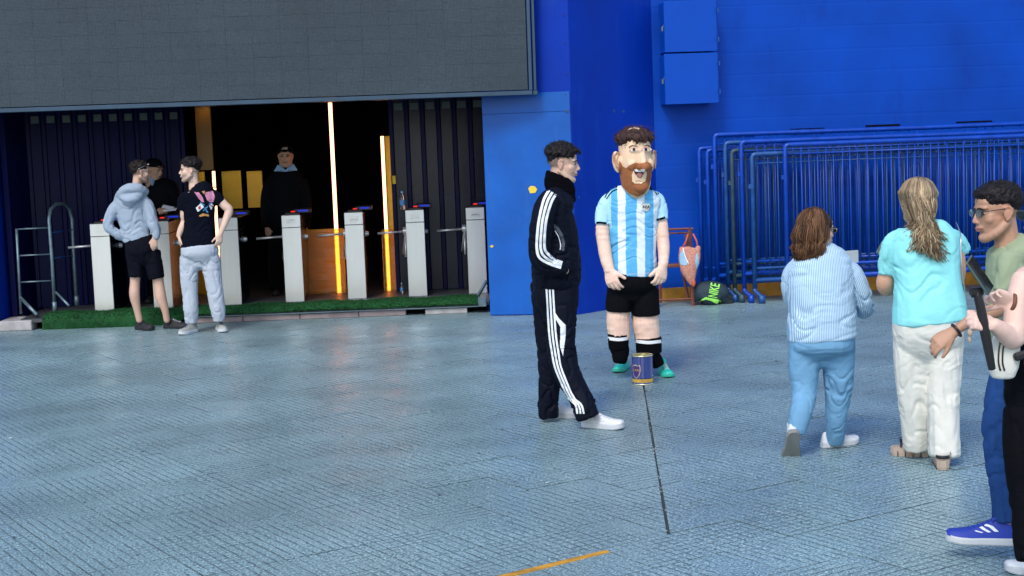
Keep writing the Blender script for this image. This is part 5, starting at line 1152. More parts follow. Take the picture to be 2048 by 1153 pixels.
# ================================================================= blonde woman, back view
f = Fig('long-haired blonde woman in aqua top, white trousers and platform sandals, seen from behind', 8.25, 1855)
tor = [(1848, 446, 0, 26, .9), (1850, 455, 0, 48, .8), (1850, 470, 0, 66, .65), (1850, 505, 0, 70, .68), (1852, 545, 0, 65, .75), (1854, 585, 0, 68, .82), (1857, 620, 0, 74, .86), (1859, 641, 0, 76, .86)]
sL = [(1812, 474, 0, 18, .9), (1790, 488, .02, 23, .9), (1778, 520, .05, 21, .9), (1775, 546, .07, 19, .9)]
sR = [(1888, 474, 0, 18, .9), (1908, 480, .02, 19, .8), (1924, 496, .05, 17, .8), (1929, 505, .06, 15, .8)]
bL = [(1785, 500, .05, 16), (1776, 540, .08, 16), (1770, 566, .10, 18), (1774, 578, .16, 15), (1786, 560, .30, 12)]
bR = [(1912, 490, .04, 15), (1918, 540, .08, 14), (1910, 565, .16, 13), (1890, 550, .3, 12)]
pel = [(1856, 625, 0, 68, .9), (1856, 665, 0, 70, .9), (1855, 695, 0, 60, .8), (1855, 722, 0, 34, .8), {'cap': (.15, .9)}]
ll = [(1825, 670, .02, 38, 1), (1823, 740, .02, 33, 1), (1826, 800, .04, 29, 1), (1830, 850, .07, 27, 1.1), (1833, 895, .10, 26, 1.1)]
lr = [(1886, 670, 0, 39, 1), (1886, 750, -.03, 34, 1), (1886, 810, -.06, 31, 1), (1887, 865, -.09, 30, 1.1), (1888, 912, -.11, 30, 1.1)]
hd = Head(f, 1834, 408, .02, 176, 4, -4, .98)
f.body(hd.skin() + [f.h(tor, .68), f.t(bL), f.t(bR), f.h(pel[:-1], .5), f.h(ll, .5), f.h(lr, .5)] + hand(f.P(1786, 560, .30), (.4, 1, .4), (-.6, 0, .8), 1, .16)
       + [f.t([(1833, 870, .10, 12), (1826, 898, .15, 13), (1812, 899, .17, 11)]), f.t([(1888, 890, -.11, 12), (1888, 922, -.12, 13), (1885, 930, -.16, 11)])], (.60, .33, .22), .0052, [])
def ends2(a, q): return np.array([math.sin(a) * .085 + .045 + q.uniform(-.035, .035), .080 + math.cos(a) * .075 + q.uniform(-.015, .015), -.245 + q.uniform(-.06, .10) - .03 * math.sin(a)])
def e2(a, q):
    p = ends2(a, q); p[0] = -p[0]      # locks swept to the picture's right (head faces away)
    return p
hd.long_hair(M['h_blond'], (.15, .10, .06), (.46, .35, .22), e2, 2200, 31, True, .0052, 0, .022, 1.12, thr=1.2)
f.cloth('top', [tor, sL, sR], M['c_aqua'], .008, .003, [(1850, 560, -.2, 26, .010), (1785, 530, 0, 18, .010), (1860, 600, -.2, 20, .006), (1900, 540, -.2, 20, .010)], 33, fs=14, fa=1.3, vamp=.006)
f.cloth('trousers', [pel, ll, lr], M['c_cream'], .008, .0035, smooth=9, boosts=[(1830, 800, 0, 22, .008), (1886, 790, -.1, 22, .007), (1855, 705, -.1, 20, .007), (1833, 885, 0, 12, .008), (1888, 890, -.1, 14, .006)], seed=35, fs=11, fa=1.4, vamp=.006)
def sandal(f, c, an, L_=.25):
    T = Matrix.Translation((c[0] - f.O[0], c[1] - f.O[1], .001)) @ Matrix.Rotation(an, 4, 'Z'); outl = []
    for u in np.linspace(0, 1, 14): outl.append((u * L_ - L_ / 2, .5 * .088 * np.interp(u, [0, .06, .3, .7, .92, 1], [.35, .75, .82, 1.0, .72, .25])))
    poly = outl + [(x, -y) for x, y in outl[::-1]]; mb = MB(); mb.prism([(x * .97, y * .94) for x, y in poly], 0, .012); mb.prism(poly, .012, .052); mb.V = [tuple(T @ Vector(v)) for v in mb.V]; s0 = mb.build('sandal', M['platform_sole'], f.root)
    for u in (.15, .32, .49, .66, .83):
        nb = MB(); w_ = .088 * np.interp(u, [0, .06, .3, .7, .92, 1], [.35, .75, .82, 1.0, .72, .25]); nb.box((u * L_ - L_ / 2, 0, .014), (.006, w_ + .003, .030), 0); nb.V = [tuple(T @ Vector(v)) for v in nb.V]; nb.build('sole_notch', M['strap'], s0)
    for u, h in ((.62, .045), (.76, .036)):
        w_ = .040; pts = [T @ Vector((u * L_ - L_ / 2, w_ * math.cos(t), .054 + h * math.sin(t))) for t in np.linspace(0, math.pi, 9)]; sb = MB()
        V, Fc = tube_mesh([np.array(p) for p in pts], [.003] * 9, [.011] * 9, 8, 2, (0, 0)); sb.add(V, Fc); sb.build('strap', M['strap'], s0, True)
    V, Fc = tube_mesh([np.array(T @ Vector((-L_ * .44, .030 * math.sin(t), .075)) - np.array((0, 0, 0))) if 0 else np.array(T @ Vector((-L_ * .34 - .035 * math.cos(t), .034 * math.sin(t), .070))) for t in np.linspace(-1.5, 1.5, 9)], [.010] * 9, [.003] * 9, 8, 2, (0, 0)); mesh_obj('heel_strap', V, Fc, M['strap'], s0, True)
    nb = MB(); nb.box((-L_ * .36, -.040, .088), (.016, .006, .02), 0, .002); nb.V = [tuple(T @ Vector(v)) for v in nb.V]; nb.build('buckle', M['silver'], s0)
a = G(1822, 908); sandal(f, (a[0], 8.42), R(160)); a = G(1889, 936); sandal(f, (a[0], 8.14), R(78))
cs = empty('shoulder_chain', tuple(W(1922, 500, 8.2)), 'thin pale chain strap hanging at the right side of the blonde woman', 'bag strap')
def rel(px, py, Y, o): return W(px, py, Y) - np.array(o.location)
V, Fc = tube_mesh([rel(1912, 445, 8.26, cs), rel(1921, 470, 8.10, cs), rel(1922, 510, 8.06, cs), rel(1927, 560, 8.06, cs), rel(1932, 600, 8.10, cs), rel(1938, 640, 8.14, cs)], [.0035] * 6, None, 6, 4); mesh_obj('chain', V, Fc, M['silver'], cs, True)
V, Fc = remesh([ellipsoid(rel(1940, 666, 8.14, cs), (.016, .016, .022)), ellipsoid(rel(1939, 680, 8.14, cs), (.010, .010, .02))], .004, 1)[:2]; mesh_obj('tassel', V, Fc, M['platform_sole'], cs, True)
ph = empty('phone', tuple(W(1762, 497, 8.62)), 'pale phone edge held in front of the blonde woman', 'phone'); MB().box((0, 0, 0), (.03, .01, .075), .5, .003, Matrix.Rotation(.5, 4, 'Y')).build('case', M['vent'], ph)

# ================================================================= walking man in the green T-shirt
f = Fig('man in sage green T-shirt, glasses and blue running shoes striding left', 6.45, 2010)
tor = [(2013, 480, 0, 27, 1), (2020, 494, 0, 42, 1.5), (2028, 530, 0, 52, 1.25), (2030, 590, 0, 54, 1.1), (2032, 650, 0, 54, 1.1), (2034, 690, 0, 54, 1.1)]
sl = [(2024, 515, -.16, 26), (2018, 550, -.19, 25), (2008, 585, -.20, 23)]
ar = [(2022, 530, -.17, 17), (2010, 590, -.19, 16), (1998, 618, -.19, 16), (1960, 632, -.20, 14), (1925, 652, -.20, 10.5), (1908, 664, -.20, 9.5)]
hipb = [(2034, 680, 0, 52, 1.1), (2036, 730, 0, 52, 1.1), (2036, 775, 0, 36, 1.1), {'cap': (.15, .9)}]
l1 = [(2030, 740, -.08, 42, 1), (2010, 800, -.09, 38, 1), (1999, 865, -.10, 33, 1), (2000, 930, -.10, 28, 1), (2008, 990, -.10, 25, 1), (2012, 1040, -.10, 25, 1)]
l2 = [(2045, 740, .09, 42, 1), (2075, 820, .10, 36, 1), (2110, 900, .10, 30, 1), (2160, 980, .10, 26, 1), (2190, 1020, .1, 24, 1)]
hd = Head(f, 1993, 426, -.02, -82, 5, 0, 1.02, 1.0)
f.body(hd.skin(nose=1.05) + [f.h(tor, .68), f.t(ar), f.h(hipb[:-1], .5), f.h(l1, .5), f.h(l2, .5), f.t([(2012, 1030, -.1, 16), (2016, 1058, -.1, 16)]), f.t([(2190, 1010, .1, 16), (2200, 1045, .1, 16)])]
       + hand(f.P(1906, 665, -.20), (-1, -.05, -.62), (-.45, -.75, .35), -1, .17, (34, 42, 52, 60), 5, (30, 30)), (.46, .26, .17), .0045, [hd.paint(lips=(.42, .17, .15), stubble=.10, fade=.3, fade_c=(.12, .07, .05))])
hd.eyes(look=(.9, 0))
hd.short_hair(M['h_black'], (.012, .010, .012), [hd.el((0, .045, .048), (.076, .070, .072)), hd.el((0, -.045, .088), (.060, .046, .026)), hd.el((.0, .008, .085), (.075, .092, .046))], 420, .018, .0035, 7, (0, .016, .062), (.079, .095, .068), lambda p: p[2] > .005 or p[1] > .05, .004)
hd.glasses(M['dark_metal'], M['lens_clear'])
f.cloth('t_shirt', [tor, sl], M['c_sage'], .0075, .004, [(2010, 540, -.1, 24, .006), (2000, 640, 0, 30, .006)], 41, fs=12)
f.cloth('jeans', [hipb, l1, l2], M['c_bluejean'], .0078, .005, [(2003, 870, -.1, 24, .014), (2012, 1030, -.1, 16, .018), (2030, 760, 0, 30, .008)], 43, fs=16)
V, Fc = tube_mesh([f.P(1904, 654, -.20), f.P(1913, 673, -.20)], [.030, .030], [.030, .030], 14, 3, (.1, .1))
br_pts = []; cw = f.P(1909, 664, -.20); ax = (f.P(1925, 652, -.20) - f.P(1908, 664, -.20)); ax /= np.linalg.norm(ax); u_ = np.cross(ax, [0, 1, 0]); u_ /= np.linalg.norm(u_); v_ = np.cross(ax, u_)
for t in np.linspace(0, 2 * math.pi, 17): br_pts.append(cw + ax * .01 + u_ * .029 * math.cos(t) + v_ * .029 * math.sin(t))
MB().tube(br_pts, .006, 8).build('bracelet', M['plastic'], f.root, True)
zs_ = .07; a = W(2040, 1070, 6.35); sh = shoe(f, (a[0] - .02, 6.33, 0), (a[0] - .30, 6.36, 0), .30, .10, .12, .030, M['shoe_blue'], M['sole_white'], M['shoe_blue'], z=zs_, pitch=-3)
for sd_ in (1,):
    side_mark(sh, 'side_logo', [(.30, .35), (.38, .7), (.46, 1.05)], .028, M['stripe_w'], sd_); side_mark(sh, 'side_logo', [(.40, .35), (.47, .6), (.52, .95)], .022, M['stripe_w'], sd_); side_mark(sh, 'side_logo', [(.50, .40), (.56, .55), (.60, .7)], .016, M['stripe_w'], sd_)
a = W(2215, 1090, 6.6); shoe(f, (a[0] + .05, 6.62, 0), (a[0] - .24, 6.60, 0), .30, .10, .12, .030, M['shoe_blue'], M['sole_white'], M['shoe_blue'], z=0, pitch=25)

# ================================================================= woman at the right edge
f = Fig('red-haired woman in black trousers at the right edge holding a phone on a stick', 5.75, 2090)
tor = [(2085, 520, 0, 30, .9), (2088, 540, 0, 62, .8), (2090, 600, 0, 66, .8), (2086, 680, 0, 60, .85), (2084, 740, 0, 66, .9), (2084, 780, 0, 72, .9)]
aN = [(2046, 562, -.12, 24), (2034, 610, -.15, 23), (2030, 655, -.17, 24), (2026, 678, -.18, 22), (2004, 662, -.22, 18), (1988, 650, -.24, 14)]
aF = [(2130, 560, .1, 24), (2120, 640, .05, 22), (2085, 650, -.08, 19), (2045, 620, -.14, 15), (2026, 604, -.16, 13)]
hipb = [(2084, 745, 0, 70, .9), (2084, 800, 0, 74, .9), (2084, 850, 0, 52, .85), {'cap': (.15, .9)}]
l1 = [(2050, 820, -.05, 42, 1), (2046, 900, -.08, 38, 1), (2050, 990, -.10, 32, 1), (2056, 1080, -.12, 28, 1), (2062, 1118, -.14, 28, 1)]
l2 = [(2120, 820, .05, 42, 1), (2130, 920, .06, 36, 1), (2140, 1010, .06, 30, 1), (2150, 1100, .06, 28, 1)]
hd = Head(f, 2096, 462, 0, -62, 12, 0, 1.0)
f.body(hd.skin() + [f.h(tor, .9), f.t(aN), f.t(aF), f.h(hipb[:-1], .5), f.h(l1, .5), f.h(l2, .5)]
       + hand(f.P(1990, 651, -.24), (-1, -.1, .28), (.1, -.85, .4), 1, .165, (72, 78, 80, 82), 2, (20, 40)) + hand(f.P(2028, 605, -.16), (-1, -.05, .40), (.2, .75, .45), 1, .165, (35, 38, 48, 60), 4, (35, 20)), (.72, .50, .42), .0045, [hd.paint(lips=(.5, .16, .14))])
hd.eyes(look=(.8, 0))
hd.long_hair(M['h_red'], (.13, .012, .014), (.26, .035, .03), lambda a, q: np.array([math.sin(a) * .10, .04 + math.cos(a) * .09, -.16 + q.uniform(-.03, .02)]), 1300, 41, True, .0052, 0, .012, 1.05, thr=.2)
sg = MB()
for q in (-1, 1): sg.tube([hd.m((q * .085, -.05, .075)), hd.m((q * .090, .03, .050)), hd.m((q * .088, .06, .03))], .003, 6)
s_ = sg.build('sunglasses', M['c_white'], f.root, True)
for q in (-1, 1): V, Fc = hd.el((q * .036, -.085, .085), (.028, .006, .022)); mesh_obj('lens', V, Fc, M['lens_dark'], s_, True)
f.cloth('black_top', [[(2086, 560, 0, 64, .84), (2088, 600, 0, 69, .84), (2086, 680, 0, 64, .9), (2084, 740, 0, 70, .94), (2084, 775, 0, 74, .94)]], M['c_black'], .009, .004, [], 51, fs=12)
f.cloth('trousers', [hipb, l1, l2], M['c_black'], .009, .006, [(2050, 1090, -.1, 30, .012)], 53, fs=12)
a = G(2030, 1146); shoe(f, (a[0] + .21, a[1] + .0, 0), (a[0] - .04, a[1] - .0, 0), .25, .095, .10, .030, M['shoe_white'], M['sole_white'], M['lace_white']); shoe(f, (a[0] + .55, 6.0, 0), (a[0] + .26, 6.0, 0), .25, .095, .10, .030, M['shoe_white'], M['sole_white'], M['lace_white'])
V, Fc = tube_mesh([f.P(2017, 612, -.17), f.P(2026, 597, -.165)], [.026] * 2, [.026] * 2, 14, 2, (.1, .1)); 
bp = []; cw = f.P(2024, 606, -.165)
for t in np.linspace(0, 2 * math.pi, 15): bp.append(cw + np.array([.008 * math.cos(t), .030 * math.sin(t), .030 * math.cos(t)]))
MB().tube(bp, .008, 8).build('wristband', mat('tan_leather', (.16, .06, .03), .6), f.root, True)
# phone on the stick
YH = 5.50
gs = empty('selfie_stick', tuple(W(1970, 640, YH)), 'long black selfie stick gripped by the woman at the right edge', 'selfie stick')
V, Fc = tube_mesh([rel(1954, 585, YH, gs), rel(1962, 620, YH, gs), rel(1971, 670, YH, gs), rel(1984, 738, YH, gs)], [.016, .018, .019, .014], None, 12, 4, (.4, .4)); mesh_obj('shaft', V, Fc, M['plastic'], gs, True)
MB().box(rel(1953, 584, YH, gs), (.05, .03, .03), 0, .006).build('clamp', M['plastic'], gs); MB().tube([rel(1948, 590, YH, gs), rel(1942, 592, YH, gs)], .008, 10).build('knob', M['plastic'], gs)
ph = empty('phone', tuple(W(1959, 551, YH - .02)), 'dark green smartphone clipped to the selfie stick', 'phone')
an = math.atan2(1, .0); Mx = Matrix.Rotation(R(-57 + 90) * -1, 4, 'Y') @ Matrix.Rotation(R(52), 4, 'Z')
b0 = MB().box((0, 0, 0), (.072, .010, .148), 0, .004, Mx).build('body', mat('phone_case', (.06, .10, .09), .35), ph)
b1 = MB(); q = Mx @ Vector((0, -.0062, 0)); b1.box(tuple(q), (.064, .002, .138), 0, .0, Mx); b1.build('display', mat('phone_glass', (.01, .02, .02), .08), ph)
# small bag
bg_ = empty('shoulder_bag', tuple(W(2008, 708, 5.60)), 'small cream and black striped shoulder bag of the woman at the right edge', 'bag')
V, Fc, N = remesh([tube_mesh([(-.005, 0, -.085), (-.003, 0, -.04), (.004, 0, .03), (.012, 0, .075)], [.045, .058, .056, .040], [.03, .038, .036, .025], 20, 5, (.4, .4), 2.6)], .005, 2)
mesh_obj('pouch', V, Fc, M['c_cream'], bg_, True); bvb = f.bvh((V + np.array(bg_.location) - f.O, Fc))
for xx in (2000, 2008):
    o = f.ribbon('band', bvb, [(xx + 1, 684), (xx - 2, 700), (xx - 3, 725), (xx + 1, 742)], 1.8, M['plastic'], .003)
    if o: 
        o.parent = bg_; o.location = Vector(f.O) - Vector(bg_.location)
MB().tube([(.0, .0, .07), (.05, .0, .13), (.10, .03, .22), (.15, .08, .31)], .009, 8).build('shoulder_strap', M['plastic'], bg_, True)
MB().tube([(.06, -.06, -.01), (.072, -.06, -.03), (.066, -.06, -.045), (.058, -.06, -.03), (.06, -.06, -.01)], .003, 6).build('key_ring', mat('pink_cord', (.6, .12, .25), .6), bg_, True)
MB().box((.055, -.045, .0), (.07, .03, .03), 0, .008, Matrix.Rotation(-.3, 4, 'Y')).build('clip', M['plastic'], bg_)

# ================================================================= man in the grey hoodie
f = Fig('man in light grey hoodie and black shorts with sunglasses on his head', 16.0, 280)
tor = [(271, 380, 0, 14, 1), (266, 390, 0, 28, .7), (262, 405, 0, 34, .6), (264, 430, 0, 31, .65), (270, 455, 0, 28, .7), (274, 475, 0, 28, .75), (275, 483, 0, 28, .75)]
aL = [(245, 404, 0, 12), (228, 420, -.03, 12), (216, 445, -.05, 10), (220, 458, -.05, 10), (236, 470, -.04, 9), (247, 476, -.02, 7)]
aR = [(285, 400, 0, 12), (298, 418, -.03, 12), (306, 448, -.06, 11), (311, 460, -.06, 10), (312, 472, -.07, 8), (309, 478, -.08, 6.5)]
sh_ = [(276, 478, 0, 28, .8), (283, 500, 0, 32, .8), (287, 516, 0, 26, .75), {'cap': (.15, .9)}]; sL = [(269, 505, 0, 18, 1.1), (272, 535, 0, 16, 1.1), (272, 553, 0, 15, 1.1)]; sR = [(302, 505, .02, 19, 1.1), (309, 535, .02, 17, 1.1), (313, 556, .02, 16, 1.1)]
lL = [(271, 540, 0, 11.5), (270, 565, 0, 10), (269, 590, -.02, 10.5), (274, 618, -.01, 7.5), (279, 641, 0, 6.5)]; lR = [(314, 545, .02, 12), (318, 570, .02, 10.5), (322, 596, -.0, 11), (330, 620, .0, 7.5), (334, 641, .02, 6.5)]
hd = Head(f, 281, 346, 0, 118, 4, 0, .98)
f.body(hd.skin(smile=True) + [f.h(tor, .68), f.h(aL[1:], .55), f.h(aR[1:], .6), f.h(sh_[:-1], .5), f.t(lL), f.t(lR)] + hand(f.P(309, 477, -.08), (-.15, -.1, -1), (.2, -1, 0), 1, .18, (20, 25, 30, 35)) + hand(f.P(247, 476, -.02), (1, .2, -.3), (0, -1, 0), 1, .17), (.56, .36, .27), .0062, [hd.paint(lips=(.4, .2, .17), stubble=.6, fade=.75, fade_c=(.08, .06, .05))])
hd.eyes(look=(-.8, 0))
hd.short_hair(M['h_black'], (.018, .014, .013), [hd.el((0, .055, .045), (.070, .065, .070))], 120, .025, .006, 3, (0, .022, .062), (.079, .094, .066), lambda p: p[2] > .01 or p[1] > .05, .005)
sg = MB()
for q in (-1, 1): sg.tube([hd.m((q * .076, -.055, .085)), hd.m((q * .083, .02, .055)), hd.m((q * .081, .05, .035))], .0035, 6)
sg.tube([hd.m((-.07, -.065, .09)), hd.m((0, -.09, .10)), hd.m((.07, -.065, .09))], .008, 6); sg.build('sunglasses', M['silver'], f.root, True)
hood = [f.t([(238, 394, -.05, 7), (247, 383, -.09, 10), (262, 377, -.11, 11), (278, 378, -.10, 10), (290, 384, -.03, 8)]), f.t([(244, 394, -.09, 8), (256, 399, -.13, 10), (268, 397, -.13, 10), (280, 390, -.09, 8)]), f.t([(252, 403, -.10, 8), (262, 408, -.11, 7), (270, 403, -.10, 6)])]
f.cloth('hoodie', [tor, aL, aR], M['c_hoodie'], .009, .005, [(218, 455, 0, 9, .020), (240, 470, 0, 8, .016), (309, 455, 0, 9, .020), (272, 470, -.1, 14, .014), (270, 430, -.1, 12, .008)], 61, fs=16, fa=1.0, extra=hood)
f.cloth('shorts', [sh_, sL, sR], M['c_shorts'], .009, .005, [(290, 520, 0, 12, .010)], 63, fs=12)
a = G(285, 659); shoe(f, (a[0] - .07, 16.10, 0), (a[0] + .16, 15.92, 0), .28, .105, .12, .028, M['shoe_black'], M['shoe_black'], M['shoe_black'], chunky=1.05); a = G(340, 656); shoe(f, (a[0] - .06, 16.10, 0), (a[0] + .22, 16.02, 0), .29, .105, .12, .028, M['shoe_black'], M['shoe_black'], M['stripe_w'], chunky=1.05)

# ================================================================= man in the black T-shirt
f = Fig('smiling man in black T-shirt with pink winged print and light grey joggers', 15.6, 405)
tor = [(390, 373, 0, 13, 1), (395, 380, 0, 30, .7), (396, 395, 0, 36, .6), (398, 425, 0, 31, .65), (398, 455, 0, 30, .68), (398, 480, 0, 34, .72), (398, 496, 0, 36.5, .75)]
sL = [(382, 392, 0, 12), (370, 400, 0, 13.5), (366, 420, 0, 12)]; sR = [(414, 390, 0, 12), (430, 394, 0, 13), (442, 405, 0, 11)]
aL = [(370, 405, 0, 9), (369, 428, 0, 9), (370, 443, .02, 8.5), (362, 460, -.0, 7), (358, 472, -.01, 5.5)]
aR = [(436, 396, 0, 9), (450, 412, 0, 9), (458, 421, 0, 8.5), (452, 440, -.02, 7.5), (443, 462, -.05, 5.5), (440, 470, -.06, 5)]
pel = [(398, 492, 0, 36, .8), (400, 508, 0, 37, .8), (401, 524, 0, 26, .75), {'cap': (.15, .9)}]; lL = [(380, 515, 0, 20, 1), (378, 550, 0, 18, 1), (380, 590, 0, 15.5, 1), (382, 625, 0, 15, 1), (382, 641, 0, 12, 1), (382, 647, 0, 11, 1)]; lR = [(419, 515, 0, 20, 1), (425, 550, 0, 18, 1), (431, 590, 0, 16, 1), (436, 622, 0, 15, 1), (438, 636, 0, 12, 1), (438, 643, 0, 11, 1)]
hd = Head(f, 379, 342, 0, -70 - 8, 0, 0, 1.0)
f.body(hd.skin(smile=True, nose=1.15) + [f.h(tor, .68), f.t(aL), f.t(aR), f.h(pel[:-1], .5), f.h(lL, .5), f.h(lR, .5)] + hand(f.P(358, 471, -.01), (.05, .1, -1), (-1, -.2, 0), -1, .18, (25, 30, 35, 40)) + hand(f.P(441, 468, -.06), (-.2, -.1, -1), (.6, -.8, 0), 1, .18, (25, 30, 35, 40)), (.66, .46, .36), .0062, [hd.paint(lips=(.4, .2, .17), stubble=.55, stub_c=(.06, .04, .035), teeth=True, fade=.3, fade_c=(.1, .07, .06))])
hd.eyes(look=(.9, 0))
hd.short_hair(M['h_black'], (.010, .008, .009), [hd.el((0, .055, .055), (.076, .070, .070)), hd.el((0, -.03, .100), (.058, .050, .026)), hd.el((.0, .015, .095), (.076, .09, .042))], 220, .032, .008, 5, (0, .022, .066), (.082, .097, .068), lambda p: p[2] > .0 or p[1] > .045, .005)
f.cloth('t_shirt', [tor, sL, sR], M['c_tee'], .009, .005, [(395, 470, -.1, 14, .006)], 71, fs=12); bvs = f.bvh()
M['pr_pink'] = mat('print_pink', (.52, .20, .32), .7, noise=.3, nscale=40); M['pr_white'] = mat('print_white', (.65, .72, .75), .7); M['pr_red'] = mat('print_red', (.45, .02, .03), .7); M['pr_blue'] = mat('print_blue', (.04, .20, .40), .7); M['pr_gold'] = mat('print_gold', (.45, .22, .06), .7)
pg = bpy.data.objects.new('back_print', None)
def zz(x, y): return (350 + x / 7.21, 360 + y / 7.21)
D = lambda poly, m_, off=.004: f.decal('print_shape', bvs, [zz(*p) for p in poly], m_, .7, off)
D([(278, 176), (345, 184), (395, 245), (420, 320), (385, 325), (350, 280), (320, 240)], M['pr_pink']); D([(430, 215), (445, 180), (545, 162), (575, 240), (555, 320), (500, 325), (460, 290)], M['pr_pink'])
D([(385, 165), (430, 160), (435, 195), (410, 205)], M['pr_gold']); D([(300, 405), (375, 335), (418, 392), (330, 465)], M['pr_white']); D([(335, 400), (350, 375), (370, 385), (368, 415), (350, 430), (338, 420)], M['pr_red'], .006)
D([(490, 375), (530, 335), (555, 370), (520, 435)], M['pr_white']); D([(498, 372), (540, 392), (545, 380), (505, 362)], M['pr_red'], .006); D([(400, 440), (470, 375), (478, 390), (412, 455)], M['pr_blue']); D([(420, 400), (440, 395), (480, 470), (460, 482)], M['pr_blue']); D([(365, 320), (430, 360), (425, 375), (360, 335)], M['pr_blue'], .005); D([(485, 350), (525, 315), (532, 325), (495, 362)], M['pr_blue'], .005)
D([(345, 515), (400, 485), (485, 500), (485, 530), (430, 520), (360, 535)], M['pr_gold'])
bpy.data.objects.remove(pg)
f.cloth('joggers', [pel, lL, lR], M['c_grey'], .009, .006, smooth=8, boosts=[(380, 560, 0, 12, .010), (382, 630, 0, 8, .014), (437, 628, 0, 8, .014), (405, 530, -.1, 12, .010)], seed=73, fs=14)
a = G(383, 668); s1 = shoe(f, (a[0] + .02, 15.66, 0), (a[0] - .08, 15.42, 0), .29, .105, .12, .034, M['shoe_grey'], M['sole_white'], M['shoe_navy']); side_mark(s1, 'heel_patch', [(.1, .3), (.12, .8), (.14, 1.3)], .08, M['shoe_navy'], 1); side_mark(s1, 'heel_patch', [(.1, .3), (.12, .8), (.14, 1.3)], .08, M['shoe_navy'], -1)
a = G(440, 662); s2 = shoe(f, (a[0] - .03, 15.76, 0), (a[0] + .06, 15.54, 0), .29, .105, .12, .034, M['shoe_grey'], M['sole_white'], M['shoe_navy']); side_mark(s2, 'heel_patch', [(.1, .3), (.12, .8), (.14, 1.3)], .08, M['shoe_navy'], 1); side_mark(s2, 'heel_patch', [(.1, .3), (.12, .8), (.14, 1.3)], .08, M['shoe_navy'], -1)

# ================================================================= guards
def guard(label, Y, px, head, yaw, pitch, tor, arms, legs, hands, cap_text=None, skin=(.34, .20, .13), sz=1.0, feet=()):
    f = Fig(label, Y, px, z=z_p); hd = Head(f, head[0], head[1], 0, yaw, pitch, 0, sz, 1.08)
    f.body(hd.skin() + [f.h(tor, .68)] + [f.h(a[1:], .7) for a in arms] + [f.h(a, .5) for a in legs] + hands(f), skin, .0065, [hd.paint(lips=(.26, .12, .09), stubble=.2)]); hd.eyes()
    f.cloth('sweater', [tor] + arms, M['c_black'], .010, .004, [], 81, fs=12); f.cloth('trousers', [[tor[-1], (tor[-1][0], tor[-1][1] + 18, 0, tor[-1][3], .8)]] + legs, M['c_black'], .010, .004, [], 82, fs=12)
    V, Fc, N = remesh([hd.el((0, .022, .072), (.086, .104, .066))], .005, 2); cpo = mesh_obj('cap', V, Fc, M['c_black'], f.root, True)
    top = [hd.m((.078 * math.cos(t), -.045 - .085 * math.sin(t) ** .8, .074 - .012 * abs(math.cos(t)) ** 2 - .006 * math.sin(t))) for t in np.linspace(0, math.pi, 13)]; dn = hd.M @ np.array([0, 0, -.006]); mb = MB(); kk = len(top)
    mb.add(top + [p + dn for p in top], [list(range(kk)), list(range(kk, 2 * kk))[::-1]] + [[i, (i + 1) % kk, kk + (i + 1) % kk, kk + i] for i in range(kk)]); mb.build('brim', M['c_black'], cpo)
    if cap_text:
        Vt_, Ft_ = text_px(cap_text[0], 0, 0, .034); mesh_obj('cap_letters', [hd.m((x, .022 - .104 * math.sqrt(max(.05, 1 - (x / .086) ** 2 - ((.026 - y) / .066) ** 2)) - .006, .098 - y)) for x, y in Vt_], Ft_, M['badge'], cpo)
    for q in (-1, 1):
        cb = MB(); A = [hd.m((q * .012, -.105, -.165)), hd.m((q * .090, -.03, -.085)), hd.m((q * .135, -.085, -.155)), hd.m((q * .045, -.125, -.150))]; n_ = hd.M @ np.array([0, -.006, 0]); cb.add([a for a in A] + [a + n_ for a in A], [[0, 1, 2, 3], [4, 5, 6, 7], [0, 1, 5, 4], [1, 2, 6, 5], [2, 3, 7, 6], [3, 0, 4, 7]]); cb.build('shirt_collar', M['c_collar'], f.root)
    hb_ = hd.tb([(-.070, .0, -.095), (-.03, -.085, -.135), (0, -.105, -.155), (.03, -.085, -.135), (.070, .0, -.095)], [.013] * 5); mesh_obj('shirt_collar', *hb_, M['c_collar'], f.root, True)
    for q in feet: shoe(f, (q[0], Y + .1, 0), (q[0], Y - .16, 0), .28, .10, .11, .026, M['shoe_black'], M['shoe_black'], None, z=0)
    return f, hd
x0 = W(570, 500, 18.15)[0]
tor = [(572, 338, 0, 14, 1), (572, 348, 0, 30, .65), (572, 362, 0, 38, .55), (572, 400, 0, 33, .65), (572, 440, 0, 31, .7), (572, 470, 0, 31, .7)]
guard('security guard in black cap and pale blue collar standing in the dark doorway', 18.15, 572, (571, 314), 4, 3, tor,
      [[(542, 362, 0, 12), (533, 390, 0, 11), (531, 425, -.02, 10), (534, 455, -.06, 9)], [(603, 362, 0, 12), (611, 390, 0, 11), (614, 425, -.02, 10), (611, 455, -.06, 9)]],
      [[(556, 470, 0, 19), (553, 520, 0, 16), (552, 580, 0, 13)], [(590, 470, 0, 19), (592, 520, 0, 16), (594, 580, 0, 13)]],
      lambda f: hand(f.P(534, 456, -.06), (.2, -.2, -1), (-.3, -1, 0), -1, .18) + hand(f.P(611, 456, -.06), (-.2, -.2, -1), (.3, -1, 0), 1, .18), ('AFM', 571, 292), (.50, .30, .20), 1.05, [(x0 - .12,), (x0 + .12,)])
x0 = W(318, 500, 17.9)[0]
tor = [(314, 362, 0, 13, 1), (318, 370, 0, 28, .75), (322, 385, 0, 36, .65), (323, 420, 0, 33, .7), (322, 455, 0, 31, .7), (322, 480, 0, 31, .7)]
